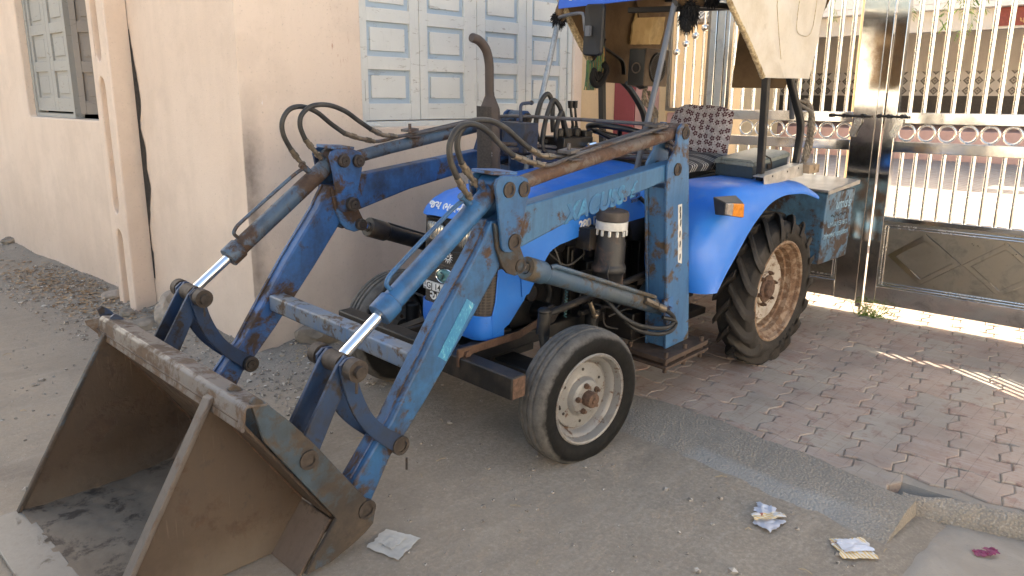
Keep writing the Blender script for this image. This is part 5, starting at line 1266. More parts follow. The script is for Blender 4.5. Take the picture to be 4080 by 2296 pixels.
a, b = Vector((-1.312, 0, .618)), Vector((-1.652, 0, .020))
m.frustum([a + Vector((-.012, yN - .022, .0)), a + Vector((-.012, yN + .020, .0)), a + Vector((.010, yN + .020, .008)), a + Vector((.010, yN - .022, .008))], [b + Vector((-.012, yN - .022, 0)), b + Vector((-.012, yN + .020, 0)), b + Vector((.010, yN + .020, .004)), b + Vector((.010, yN - .022, .004))])
m.obj('edge_bar', painted('edge_bar_steel', (.085, .070, .060), (.125, .11, .10), rust=(.12, .08, .055), r_amt=.42, d_amt=.36, rough=.55, fade=.7), bk, bevel=.003)
m = MB(); m.frustum([(-1.325, yF - .010, .600), (-1.325, yF + .012, .600), (-1.310, yF + .012, .606), (-1.310, yF - .010, .606)], [(-1.668, yF - .010, .012), (-1.668, yF + .012, .012), (-1.652, yF + .012, .012), (-1.652, yF - .010, .012)]); m.obj('edge_bar', M_hinge, bk, bevel=.002)
m = MB(); m.prism([(-1.318, .573), (-1.308, .640), (-1.296, .652), (-1.232, .640), (-1.236, .632), (-1.294, .642), (-1.300, .637), (-1.309, .572)], -.585, .505); m.frustum([(-1.309, .506, .573), (-1.300, .506, .646), (-1.345, .548, .630), (-1.340, .548, .612)], [(-1.301, .511, .573), (-1.290, .511, .646), (-1.336, .553, .630), (-1.331, .553, .612)])
m.obj('top_lip', M_lip, bk, bevel=.003)
m = MB(); pts = [(-1.312 + .0, .575), (-1.306, .575)]; sm = [Vector((-1.0325 + .003 * mnoise.noise(Vector((i, 1, 0))), yN + .0 - .17 * 0 + (yF - yN) * i / 60, .176)) for i in range(61)]
m.tube(sm, [.004 + .002 * mnoise.noise(Vector((i * .8, 3, 0))) for i in range(61)], 6)
for yy in (yF - .007, yN - .007, yN + .007):
    q = [Vector((-1.310 + .285 * i / 50, yy, .590 - .418 * i / 50)) for i in range(51)]; m.tube(q, [.0035 + .002 * mnoise.noise(Vector((i * .9, yy * 9, 0))) for i in range(51)], 6)
m.obj('weld_bead', M_hub, bk)
for s in (-1, 1):
    HPp = [(-1.287, .657), (-1.270, .668), (-1.252, .655), (-1.166, .562), (-1.085, .460), (-.915, .222), (-.872, .165), (-.860, .130), (-.868, .092), (-.900, .070), (-.945, .050), (-1.040, .020), (-1.132, .018), (-1.012, .170), (-1.250, .522)]
    m = MB(); m.prism(HPp, s * .5685, s * .584); m.prism(HPp, s * .440, s * .455); hg = m.obj('hinge_plate', M_hinge if s < 0 else M_dkblue, bk, bevel=.003)
    m = MB(); ring_pin(m, -1.108, .416, s * .440, s * .586, .032); ring_pin(m, -.895, .156, s * .440, s * .586, .034); m.obj('pin', M_pin, hg)

# loader control valve, levers and its hoses on the far side
m = MB(); m.box(.86, 1.10, .10, .26, 1.19, 1.27)
for x in (.90, .97, 1.04): m.cyl((x, .17, 1.27), (x, .17, 1.312), .024, seg=12)
m.box(1.06, 1.12, .12, .20, 1.20, 1.30); vb = m.obj('control_valve', M_engine, tr, bevel=.005)
m = MB()
for x, x2 in ((1.035, 1.000), (1.065, 1.040)):
    m.tube([(x, .19, 1.25), (x - .004, .19, 1.33), (x2, .19, 1.43)], [.012, .008, .006], 8); m.cyl((x2 + .003, .19, 1.415), (x2, .19, 1.452), .0125, .015, seg=12); m.cyl((x, .19, 1.27), (x - .002, .19, 1.32), .017, .010, seg=10)
m.obj('lever', M_vinyl, vb)
m = MB(); m.cyl((1.03, .10, 1.225), (1.03, .07, 1.232), .016, seg=6); m.cyl((1.03, .07, 1.232), (1.06, .05, 1.24), .012, seg=8); m.obj('plug', M_chrome, vb)
for hp3 in ([(.86, .22, 1.24), (.80, .23, 1.26), (.79, .24, 1.34), (.82, .24, 1.44), (.86, .23, 1.485), (.89, .22, 1.44), (.885, .21, 1.36), (.885, .20, 1.29)],
            [(.83, .18, 1.18), (.78, .18, 1.22), (.80, .19, 1.32), (.835, .19, 1.42), (.865, .19, 1.455), (.905, .18, 1.42), (.93, .18, 1.36), (.95, .17, 1.28)],
            [(.90, .16, 1.20), (.86, .16, 1.28), (.875, .16, 1.36), (.90, .16, 1.395), (.92, .16, 1.35), (.95, .15, 1.26), (.98, .15, 1.20)],
            [(.60, .44, 1.26), (.66, .36, 1.20), (.75, .28, 1.18), (.83, .24, 1.22), (.84, .22, 1.34)],
            [(.15, -.47, 1.275), (.28, -.36, 1.245), (.40, -.2, 1.215), (.55, 0, 1.19), (.75, .12, 1.18)], [(.60, .40, 1.10), (.70, .30, 1.06), (.80, .20, 1.10), (.88, .16, 1.18)]):
    m = MB(); m.tube(spline(hp3, 7), .0125, 12); m.obj('hose', M_hose, vb)
m = MB()
for dz in (0, -.024): m.tube(spline([(.50, .20 + dz, 1.245 + dz), (.70, .19, 1.232 + dz), (.86, .16, 1.218 + dz), (1.05, 0, 1.205 + dz), (1.14, -.30, 1.225 + dz), (1.02, -.44, 1.275 + dz), (.93, -.47, 1.30 + dz)], 6), .0105, 10)
m.obj('hard_pipe', M_pipe, vb)
m = MB(); m.tube(spline([(.655, .22, 1.345), (.650, .22, 1.40), (.652, .22, 1.428), (.672, .22, 1.437), (.715, .21, 1.441)], 5), .009, 10); m.ball((.717, .21, 1.441), .012, 10, 6); m.box(.60, .70, .14, .30, 1.20, 1.345); m.prism([(.50, 1.20), (.70, 1.16), (.72, 1.34), (.64, 1.355), (.55, 1.33)], .34, .40); m.obj('crank_handle', M_dkblue, vb, bevel=.008)

# ================================================================ SEAT, CANOPY, REAR
m = MB(); rows = []
for i in range(15):
    v = i / 14; row = []
    for j in range(17):
        u = j / 16 * 2 - 1; e = (abs(u) ** 5 * .5 + abs(v * 2 - 1) ** 7 * .45)
        bul = .050 * (1 - min(1, e)) * (1 + .25 * mnoise.noise(Vector((u * 2, v * 2, 4))))
        row.append((2.03 - bul + .05 * v, u * (.205 - .022 * max(0, v - .75) * 4 * abs(u)), 1.140 + .285 * v - .030 * max(0, abs(u) - .6) * 2.5 * (v > .5) + .010 * mnoise.noise(Vector((u * 2, 0, v)))))
    rows.append(row)
m.sheet(rows, .04); m.obj('seat_back', M_floral, tr, bevel=.012, seg=3, ang=70)
m = MB(); rows = []
for i in range(13):
    v = i / 12; row = []
    for j in range(13):
        u = j / 12 * 2 - 1; e = max(abs(u) ** 4, abs(v * 2 - 1) ** 6)
        row.append((1.52 + .50 * v, u * .235, 1.128 + .02 * v - .035 * e + .012 * mnoise.noise(Vector((u * 2.5, v * 3, 1)))))
    rows.append(row)
m.sheet(rows, .05); m.obj('seat_cushion', M_stripe, tr, bevel=.012, seg=3, ang=70)
m = MB(); m.box(1.52, 2.05, -.225, .225, 1.005, 1.088); m.box(1.48, 2.0, -.20, .20, .965, 1.0)
for k, dz in enumerate((1.055, 1.03, 1.00)): m.tube([(1.50, -.23 - .004 * k, dz - .02), (1.75, -.236 - .004 * k, dz), (2.02, -.23, dz + .015)], .013, 8)
m.obj('seat_base', M_vinyl, tr, bevel=.02, seg=3)
# side rails on the fenders, canopy posts
for s in (-1, 1):
    Y = lambda a: s * a
    m = MB(); m.prism([(1.700, 1.100), (1.716, 1.040), (2.198, 1.072), (2.176, 1.143)], Y(.598), Y(.604)); m.prism([(1.703, 1.095), (1.705, 1.089), (2.178, 1.132), (2.176, 1.139)], Y(.535), Y(.5975))
    rl = m.obj('side_rail', M_alu, tr, bevel=.0015)
    m = MB(); m.box(2.19, 2.325, min(Y(.585), Y(.64)), max(Y(.585), Y(.64)), 1.085, 1.135); m.box(2.30, 2.33, min(Y(.53), Y(.64)), max(Y(.53), Y(.64)), 1.085, 1.135); m.cyl((2.26, Y(.64), 1.11), (2.26, Y(.645), 1.11), .009, seg=12); m.obj('rail_tab', simple('pale_wood_tab', (.30, .22, .14), .7, 0, .3, 20), rl, bevel=.002)
    m = MB()
    for x in (1.80, 1.98, 2.12): m.cyl((x, Y(.6042), 1.085 + (x - 1.7) * .08), (x, Y(.605), 1.085 + (x - 1.7) * .08), .006, seg=12)
    m.obj('rail_hole', M_crack, rl)
    m = MB(); m.tube([(1.790, Y(.54), 1.035), (1.715, Y(.54), 1.62), (1.66, Y(.54), 2.06)], 0, 4, sq=(.036, .036)); m.obj('canopy_post', M_post, tr, bevel=.004)
    yb = .535 if s < 0 else .645
    m = MB(); m.tube(spline([(2.220, Y(.535), 1.075), (2.235, Y(.535), 1.22), (2.205, Y(.545), 1.36), (2.11, Y((yb + .535) / 2), 1.50), (2.01, Y(yb), 1.61), (1.88, Y(yb), 1.80), (1.70, Y(yb), 2.05)], 6), 0, 4, sq=(.036, .036) if s < 0 else (.034, .034)); m.obj('canopy_brace', M_post, tr, bevel=.006)
    m = MB(); m.tube([(.845, Y(.35), 1.06), (.918, Y(.35), 1.34), (1.070, Y(.35), 1.91), (1.12, Y(.35), 2.08)], .0145, 16); m.obj('canopy_pole', M_pole if s < 0 else M_wrap, tr)
m = MB(); m.tube([(2.36, -.42, 1.38), (2.29, -.42, 1.62), (2.2, -.42, 2.0)], .016, 10); m.obj('canopy_brace', M_pole, tr)
# roof cloth with side curtains
rows = [[(x, -.63 + 1.26 * j / 12, 2.115 + .05 * (1 - ((j - 6) / 6) ** 2) + .012 * mnoise.noise(Vector((x * 3, j * .6, 0)))) for j in range(13)] for x in [1.02 + .13 * i for i in range(12)]]
m = MB(); m.sheet(rows, .012); cn = m.obj('canopy', M_canvas, tr, ang=60)
m = MB()
for a, b in (((1.06, -.6, 2.09), (1.06, .6, 2.09)), ((2.4, -.6, 2.09), (2.4, .6, 2.09)), ((1.06, -.6, 2.09), (2.4, -.6, 2.09)), ((1.06, .6, 2.09), (2.4, .6, 2.09)), ((1.68, -.6, 2.09), (1.68, .6, 2.09)), ((1.06, -.36, 1.93), (1.62, -.36, 1.955)), ((1.62, -.60, 1.955), (1.62, .3, 1.955))): m.tube([a, b], 0, 4, sq=(.03, .03))
m.obj('frame', M_post, cn, bevel=.003)
def curtain(name, quad, mat, amp=.012, th=.005, n=18, seed=0, fold=None):
    """bilinear patch through four corners, softly creased"""
    a, b, c, d = [Vector(p) for p in quad]; rows = []
    for i in range(n + 1):
        v = i / n; row = []
        for j in range(n + 1):
            u = j / n; p = a.lerp(b, u).lerp(d.lerp(c, u), v)
            w = amp * (mnoise.noise(Vector((u * 3 + seed, v * 1.6, seed))) + .6 * mnoise.noise(Vector((u * 8 + seed, v * 4, 2)))) * min(1, v * 3 + .2)
            if fold: w += fold(u, v)
            row.append(p + Vector((0, w, 0)))
        rows.append(row)
    m = MB(); m.sheet(rows, th); return m.obj(name, mat, cn, ang=60)
curtain('side_curtain', [(.89, -.625, 2.10), (2.16, -.625, 2.10), (2.045, -.625, 1.612), (1.495, -.625, 1.606)], M_canvas, .016, seed=1, fold=lambda u, v: -.035 * math.exp(-((u - .33) / .055) ** 2) * v ** 1.5 + .02 * math.exp(-((u - .42) / .05) ** 2) * v ** 2)
m = MB(); tp = spline([(.89, -.628, 2.09), (1.10, -.630, 1.915), (1.30, -.632, 1.765), (1.495, -.630, 1.610)], 16); m.tube(tp, [.013 + .004 * mnoise.noise(Vector((i * .7, 1, 0))) for i in range(len(tp))], 8); m.obj('curtain_trim', M_trim, cn)
m = MB()
for uu in (.42,): m.tube([(1.56, -.6325, 2.05), (1.55, -.6325, 1.95), (1.60, -.640, 1.80), (1.625, -.652, 1.70)], .0016, 5)
m.tube(spline([(1.80, -.634, 2.08), (1.79, -.634, 1.90), (1.83, -.634, 1.835), (1.98, -.634, 1.85), (2.0, -.634, 2.06)], 5), .0016, 5); m.obj('stitching', M_trim, cn)
curtain('side_curtain', [(1.26, .600, 2.12), (2.56, .600, 2.12), (2.45, .600, 1.535), (1.80, .600, 1.548)], M_canvasin, .016, seed=5)
m = MB(); tp = spline([(1.26, .598, 2.11), (1.47, .598, 1.87), (1.645, .597, 1.69), (1.80, .596, 1.55)], 14); m.tube(tp, [.020 + .004 * mnoise.noise(Vector((i * .7, 4, 0))) for i in range(len(tp))], 8); m.obj('curtain_trim', M_trim, cn)
curtain('pocket', [(2.09, .583, 1.985), (2.44, .583, 2.03), (2.405, .583, 1.806), (2.035, .583, 1.788)], M_pocket, .022, .012, seed=9)
curtain('pocket_flap', [(2.07, .575, 2.09), (2.46, .575, 2.10), (2.42, .570, 1.985), (2.10, .570, 1.955)], M_canvasin, .010, .008, seed=12)
curtain('rear_curtain', [(2.30, -.05, 2.10), (2.30, -.60, 2.10), (2.26, -.40, 1.555), (2.25, -.06, 1.545)], M_canvasin, .010, seed=14)
m = MB(); m.tube(spline([(1.70, .585, 1.78), (1.84, .575, 1.73), (1.96, .57, 1.68), (1.99, .57, 1.60)], 6), 0, 4, sq=(.03, .008)); m.obj('sag_shadow_strip', M_vinyl, cn)  # black strip standing for the dark sag shadow on the cloth
# blue name board across the front
m = MB(); m.frustum([(1.045, .345, 1.918), (1.045, -.42, 1.960), (1.045, -.42, 2.13), (1.045, .345, 2.10)], [(1.053, .345, 1.918), (1.053, -.42, 1.960), (1.053, -.42, 2.13), (1.053, .345, 2.10)])
nb = m.obj('name_board', simple('sign_blue', (.018, .115, .60), .35, 0, .06, 10), cn, bevel=.002)
m = MB()
def stroke(pts, r=.006): m.tube(spline([(1.0425, y, z) for y, z in pts], 6), r, 6)
stroke([(.285, 2.02), (.275, 1.97), (.258, 1.962), (.25, 1.985)]); stroke([(.25, 2.02), (.238, 1.972), (.225, 1.966), (.215, 1.99)]); stroke([(.20, 1.985), (.19, 1.968)], .007)
stroke([(.03, 2.03), (.05, 1.985), (.02, 1.962), (-.015, 1.968), (-.025, 1.99)], .006); stroke([(-.05, 1.985), (-.09, 1.972), (-.14, 1.975), (-.19, 2.0), (-.21, 2.06)], .006); stroke([(-.26, 2.06), (-.27, 1.99), (-.29, 1.985)]); stroke([(.14, 2.05), (.12, 2.0), (.09, 2.02), (.10, 2.06)])
m.obj('script', M_label, nb)
# mirror on a bent arm
m = MB(); m.tube(spline([(1.062, .352, 1.872), (1.02, .30, 1.876), (.99, .20, 1.885), (.98, .135, 1.886), (.978, .118, 1.872), (.985, .108, 1.80)], 6), .0085, 10); m.cyl((1.062, .352, 1.845), (1.072, .352, 1.89), .027, seg=14); m.cyl((.975, .07, 1.80), (.995, .105, 1.80), .012, seg=8); m.box(.955, .972, .055, .085, 1.775, 1.825); ma = m.obj('mirror_arm', M_pole, tr)
m = MB(); rows = []
def rr(w, h, x, rc=.022, n=6):
    o = []
    for cx_, cz_, a0 in ((w - rc, h - rc, 0), (-w + rc, h - rc, 90), (-w + rc, -h + rc, 180), (w - rc, -h + rc, 270)):
        for k in range(n + 1): a = R(a0 + 90 * k / n); o.append((x, .052 + cx_ + rc * math.cos(a), 1.805 + cz_ + rc * math.sin(a)))
    return o
m.grid([[(1.0, .052, 1.805)] * 28, rr(.058, .122, 1.0), rr(.060, .124, .994), rr(.060, .124, .982), rr(.054, .117, .976), rr(.050, .113, .978), [(.975, .052, 1.805)] * 28], True); m.obj('mirror', simple('black_mirror_shell', (.007, .0075, .009), .55, 0, .3, 14), ma, ang=50)
# black fur tufts on the pole tops
def fur(c, n, rad, down, seed, flat=1):
    rnd = random.Random(seed); m = MB(); c = Vector(c)
    for i in range(n):
        d = Vector((rnd.gauss(0, 1), rnd.gauss(0, 1), rnd.gauss(0, 1))).normalized(); p0 = c + d * rad * .25; p1 = c + d * rad * rnd.uniform(.7, 1.0) + Vector((0, 0, -down * rnd.random()))
        pm = p0.lerp(p1, .5) + Vector((rnd.uniform(-.01, .01), rnd.uniform(-.01, .01), .008)); m.tube([p0, pm, p1], [.0035, .003, .0008], 4)
    m.ball(c, rad * .55, 10, 7); return m.obj('fur_tuft', M_fur, tr)
fur((1.065, .355, 1.868), 420, .050, .02, 3); fur((1.13, -.40, 1.905), 520, .058, .07, 4); fur((1.24, -.45, 1.965), 300, .042, .03, 5); fur((1.09, -.41, 1.85), 160, .03, .06, 6)
m = MB(); m.tube(spline([(1.09, .35, 1.96), (1.06, .35, 1.90), (1.075, .33, 1.86)], 5), .022, 10); m.tube(spline([(1.06, -.38, 1.955), (1.14, -.37, 1.93), (1.24, -.40, 1.945)], 5), .020, 10); m.obj('pole_wrap', M_canvasin, tr)

# rear ballast box
m = MB(); m.box(2.620, 3.080, -.600, .600, .470, .930); bxo = m.obj('ballast_box', painted('ballast_paint', (.045, .13, .23), (.12, .23, .32), rust=(.085, .055, .04), dark=(.035, .028, .024), r_amt=.49, d_amt=.44, fade=.9), tr, bevel=.005)
m = MB(); m.frustum([(2.595, -.615, .936), (3.10, -.615, .972), (3.10, .615, .972), (2.595, .615, .936)], [(2.600, -.610, .950), (3.095, -.610, .986), (3.095, .610, .986), (2.600, .610, .950)]); m.frustum([(2.600, -.616, .925), (3.098, -.616, .958), (3.098, -.616, .986), (2.600, -.616, .950)], [(2.600, -.610, .925), (3.098, -.610, .958), (3.098, -.610, .986), (2.600, -.610, .950)])
m.obj('lid', simple('grey_sheet_lid', (.30, .29, .27), .35, .6, .25, 8, .1, dirt=(.13, .09, .06), dirt_amt=.36), bxo, bevel=.002)
M_fl = simple('pale_worn_lettering', (.30, .45, .55), .6, 0, .3, 60, dirt=(.10, .22, .33), dirt_amt=.46)
text('lettering', "umis's", .10, M_fl, bxo, (2.90, -.6015, .845), (1, 0, 0), (0, 0, 1), extrude=.0006, shear=.2)
text('lettering', 'UMNAMES 1812', .045, M_fl, bxo, (2.85, -.6015, .715), (1, 0, 0), (0, 0, 1), extrude=.0006)
text('lettering', 'EMMIMNE.94201070506', .040, M_fl, bxo, (2.85, -.6015, .645), (1, 0, 0), (0, 0, 1), extrude=.0006)
m = MB(); m.tube([(2.72 + .018 * i, -.6018, .775 + .010 * math.sin(i * 1.6)) for i in range(16)], .0028, 5); m.obj('scroll_line', M_ltr, bxo)
m = MB(); m.box(2.35, 2.63, -.35, -.25, .50, .58); m.box(2.35, 2.63, .25, .35, .50, .58); m.obj('hitch_arm', M_engine, tr, bevel=.006)

# ================================================================ THINGS CARRIED ON THE TRACTOR (top level)
def on_tractor(o): o.matrix_world = TW @ o.matrix_world
def tthing(name, label, cat):
    o = bpy.data.objects.new(name, None); C.objects.link(o); o.rotation_mode = 'QUATERNION'; o.location = TW.translation; o.rotation_quaternion = TW.to_quaternion(); o.empty_display_size = .1; return tag(o, label, cat)
tb = tthing('toolbox', 'dented dark green metal toolbox with a latch lying on the tractor fender', 'toolbox')
Mt = Matrix.Translation((1.785, -.495, 1.064)) @ Matrix.Rotation(R(-5), 4, 'Y')
M_tbx = painted('toolbox_paint', (.028, .045, .062), (.05, .075, .08), rust=(.10, .10, .09), dark=(.018, .02, .022), r_amt=.36, d_amt=.35, rough=.5, fade=.6)
M_tlid = painted('toolbox_lid_paint', (.17, .19, .165), (.27, .28, .25), rust=(.10, .10, .085), dark=(.05, .055, .05), r_amt=.40, d_amt=.36, rough=.5, fade=.8)
m = MB(); m.box(0, .43, 0, .23, 0, .072, Mt); m.obj('body', M_tbx, tb, bevel=.004)
m = MB(); m.box(-.006, .436, -.006, .236, .068, .090, Mt); m.frustum([Mt @ Vector(p) for p in ((-.006, -.006, .0905), (.436, -.006, .0905), (.436, .236, .0905), (-.006, .236, .0905))], [Mt @ Vector(p) for p in ((.006, .02, .103), (.424, .02, .103), (.424, .21, .103), (.006, .21, .103))]); m.obj('lid', M_tlid, tb, bevel=.003)
m = MB(); m.tube([Mt @ Vector(p) for p in ((.17, .02, .108), (.175, -.012, .094), (.19, -.016, .06), (.205, -.012, .03), (.195, -.012, .05))], .004, 6); m.box(.16, .20, -.010, -.004, .035, .060, Mt); m.obj('latch', M_pin, tb)
sp = tthing('loudspeaker', 'black and wooden loudspeaker box with round grille hanging inside the canopy', 'speaker')
m = MB(); m.box(1.805, 2.055, .285, .405, 1.535, 1.757); m.obj('cabinet', simple('dusty_speaker_side', (.115, .085, .058), .7, 0, .35, 12, .1), sp, bevel=.006)
m = MB(); m.box(1.798, 1.804, .287, .403, 1.538, 1.750); fb = m.obj('front_baffle', M_vinyl, sp, bevel=.004)
m = MB(); m.torus((1.797, .345, 1.640), (1, 0, 0), .029, .004, 28, 8); m.obj('port_ring', simple('ring_brown', (.09, .065, .045), .4), fb); m = MB(); m.lathe([(.027, 0), (.022, .001), (0, .001)], (1.7975, .345, 1.640), (-1, 0, 0), 24); m.obj('port', M_dark, fb)
m = MB(); m.torus((1.935, .284, 1.645), (0, 1, 0), .083, .009, 40, 10); gf = m.obj('grille_ring', M_vinyl, sp); m = MB(); m.lathe([(.08, 0), (0, .004)], (1.935, .283, 1.645), (0, -1, 0), 32); m.obj('cone', M_dark, gf)
m = MB()
for k in range(-8, 9):
    u = k * .0092; h_ = math.sqrt(max(0, .08 ** 2 - u * u)); q = Matrix.Rotation(R(22), 3, 'Y'); c_ = Vector((1.935, .278, 1.645)); m.tube([c_ + q @ Vector((-h_, 0, u)), c_ + q @ Vector((h_, 0, u))], .0022, 5)
m.obj('grille', simple('grille_grey', (.11, .095, .08), .5, .3), gf)
m = MB(); m.tube(spline([(1.85, .30, 1.535), (1.88, .36, 1.525), (1.95, .42, 1.53), (2.03, .52, 1.54)], 5), .012, 8); m.obj('bracket', M_post, sp)
def rope(name, label, strands, par_mat, r=.0105):
    o = tthing(name, label, 'rope'); rnd = random.Random(len(label)); m = MB()
    for S_ in strands:
        P_ = spline(S_, 12)
        for k in range(3):
            q = [p + Vector((math.cos(i * .75 + k * 2.1) * r * .75, math.sin(i * .75 + k * 2.1) * r * .75, 0)) for i, p in enumerate(P_)]; m.tube(q, r * .72, 6)
    m.obj('strands', par_mat, o); return o
M_rope = simple('dusty_rope', (.22, .185, .145), .95, 0, .5, 60, .6)
rope('rope', 'grey frayed rope bundle tied round the bent rear canopy tube near the toolbox', [[(2.29, -.52, 1.50), (2.31, -.55, 1.44), (2.30, -.56, 1.36), (2.33, -.55, 1.28), (2.31, -.55, 1.18), (2.30, -.55, 1.08)], [(2.27, -.50, 1.49), (2.32, -.54, 1.46), (2.335, -.55, 1.36), (2.35, -.55, 1.25), (2.325, -.54, 1.15)], [(2.25, -.50, 1.47), (2.28, -.57, 1.42), (2.32, -.57, 1.30), (2.34, -.56, 1.20), (2.29, -.55, 1.12)]], M_rope)
rope('rope', 'pale rope bundle hanging behind the loudspeaker on the far canopy tube', [[(2.10, .47, 1.55), (2.08, .46, 1.47), (2.13, .45, 1.42), (2.18, .45, 1.36), (2.17, .45, 1.26)], [(2.12, .48, 1.53), (2.06, .45, 1.44), (2.14, .44, 1.38), (2.20, .44, 1.32), (2.19, .45, 1.22)], [(2.14, .47, 1.50), (2.16, .45, 1.42), (2.22, .45, 1.36), (2.21, .45, 1.25)]], M_rope)
rg_ = tthing('rag', 'crumpled pale blue rag stuffed beside the tractor seat', 'rag')
m = MB(); rows = []
for i in range(26):
    row = []
    for j in range(26):
        u, v = i / 25, j / 25; n3 = lambda s_, f: mnoise.noise(Vector((u * f, v * f, s_)))
        row.append((1.49 + .12 * u + .05 * n3(1, 4), -.315 - .02 * u + .07 * n3(2, 5) + .035 * n3(4, 11), .93 + .11 * v - .02 * u + .035 * n3(3, 5)))
    rows.append(row)
m.sheet(rows, .004); m.obj('cloth', simple('pale_blue_cloth', (.12, .20, .32), .9, 0, .4, 8, .2, dirt=(.05, .07, .10), dirt_amt=.42), rg_, ang=70)
tz = tthing('tassel_garland', 'multicoloured yarn tassels with a black loop hanging at the canopy post', 'tassels')
t = NT('yarn', .95, spec=.1); g_ = t.n('ShaderNodeNewGeometry'); cc = t.ramp(g_.outputs['Random Per Island'], [(0, (.14, .24, .09)), (.30, (.09, .20, .11)), (.5, (.40, .18, .07)), (.64, (.07, .12, .13)), (.85, (.30, .25, .12))]); cc.node.color_ramp.interpolation = 'CONSTANT'; t.col(cc); M_yarn = t.m
m = MB(); rnd = random.Random(11)
for i in range(150):
    u = rnd.random(); x = 1.52 + .135 * u; zt_ = 1.655 + .10 * max(0, (u - .45) / .55) + rnd.uniform(-.02, .02); zb_ = zt_ - rnd.uniform(.10, .19) + .02 * u; y = .50 + rnd.uniform(-.012, .012)
    m.tube([(x, y, zt_), (x + rnd.uniform(-.006, .006), y - .006, (zt_ + zb_) / 2), (x + rnd.uniform(-.014, .014), y, max(zb_, 1.50))], [.0030, .0032, .0022], 5)
m.obj('yarn', M_yarn, tz)
m = MB(); m.tube(spline([(1.645, .478, 1.66), (1.675, .475, 1.62), (1.64, .475, 1.56), (1.59, .475, 1.53), (1.545, .478, 1.56), (1.555, .478, 1.615), (1.585, .478, 1.57), (1.62, .478, 1.60)], 7), .019, 8); m.obj('black_loop', M_fur, tz)
m = MB(); m.tube(spline([(1.53, .50, 1.655), (1.58, .50, 1.68), (1.64, .50, 1.75), (1.68, .50, 1.80)], 5), .006, 6); m.obj('cord', M_fur, tz)

# ================================================================ LOOSE THINGS ON THE GROUND
def wrapper(name, label, loc, rz, size, pieces, group=None):
    o = thing(name, loc, label, 'litter', group, (0, 0, rz))
    for k, (nm, pts, mt, sd) in enumerate(pieces):
        a, b, c, d = [Vector((*p, 0)) * .88 for p in pts]; rows = []
        for i in range(15):
            row = []
            for j in range(15):
                u, v = j / 14, i / 14; p = a.lerp(b, u).lerp(d.lerp(c, u), v)
                z = .004 + .009 * abs(mnoise.noise(Vector((u * 2.0 + sd, v * 2.0, sd)))) + .004 * abs(mnoise.noise(Vector((u * 5 + sd, v * 5, 1)))) + .005 * k
                row.append((p.x + .012 * mnoise.noise(Vector((u * 3, v * 5, sd + 3))), p.y + .012 * mnoise.noise(Vector((u * 5, v * 3, sd + 8))), z))
            rows.append(row)
        m = MB(); m.sheet(rows, .0008); m.obj(nm, mt, o, ang=70)
    return o
def gold_mat():
    t = NT('printed_wrapper', .35); o = t.xyz(); w = t.math('FRACT', t.math('MULTIPLY', t.math('ADD', o[0], t.math('MULTIPLY', t.noise(9, 3), .02)), 75))
    c = t.mix(t.step(w, .35, .55), (.62, .40, .12), (.66, .58, .44)); c = t.mix(t.step(t.noise(24, 5, .6), .55, .6), c, (.60, .58, .56)); c = t.mix(t.step(t.noise(30, 4, .6, t.coord(loc=(4, 2, 2))), .62, .65), c, (.28, .07, .04)); t.col(c); return t.m
M_gold2 = gold_mat(); M_silv = simple('pale_foil', (.52, .54, .60), .3, .15, .15, 20)
wrapper('wrapper', 'torn white and gold wrapper lying in the dirt, nearer the tractor wheel', (2.575, 1.075, gh(2.575, 1.075)), R(20), .15, [('foil', [(-.115, -.02), (.0, -.075), (.03, .04), (-.06, .055)], M_silv, 2), ('foil_flap', [(-.02, -.02), (.09, -.03), (.115, .05), (.03, .06)], M_silv, 5), ('printed_strip', [(-.06, .045), (-.015, .07), (.055, -.05), (.02, -.075)], M_gold2, 8)], 'torn wrappers on the ground')
wrapper('wrapper', 'crumpled gold printed wrapper lying beside the end of the concrete ramp', (2.610, .775, gh(2.61, .775)), R(-35), .15, [('foil', [(-.085, -.06), (.05, -.09), (.085, .05), (-.06, .075)], M_gold2, 12), ('foil_flap', [(-.06, -.03), (.065, -.045), (.05, .045), (-.045, .06)], M_silv, 15)], 'torn wrappers on the ground')
t = NT('thin_plastic', .45); t.col(t.mix(t.ramp(t.noise(20, 5), [(.35, 0.0), (.7, 1.0)]), (.44, .42, .38), (.58, .55, .49))); M_thin = t.m
wrapper('plastic_scrap', 'translucent whitish plastic scrap lying flat on the dirt beside the bucket', (1.47, 1.915, gh(1.47, 1.915) + .001), R(35), .2, [('film', [(-.10, -.055), (.06, -.10), (.105, .055), (-.035, .09)], M_thin, 21), ('crease', [(-.045, -.015), (.045, -.05), (.055, .015), (-.01, .05)], M_thin, 25)])
pt = wrapper('petal', 'magenta flower petal lying on the sandy ground by the broken kerb', (2.955, .435, gh(2.955, .435) + .008), R(-40), .08, [('petal_half', [(-.052, -.018), (.0, -.030), (.006, .020), (-.046, .026)], simple('magenta_petal', (.22, .025, .09), .55, 0, .25, 40), 31), ('petal_half', [(-.002, -.028), (.046, -.020), (.052, .014), (.004, .024)], simple('magenta_petal_dark', (.18, .02, .075), .55, 0, .25, 40), 34)])
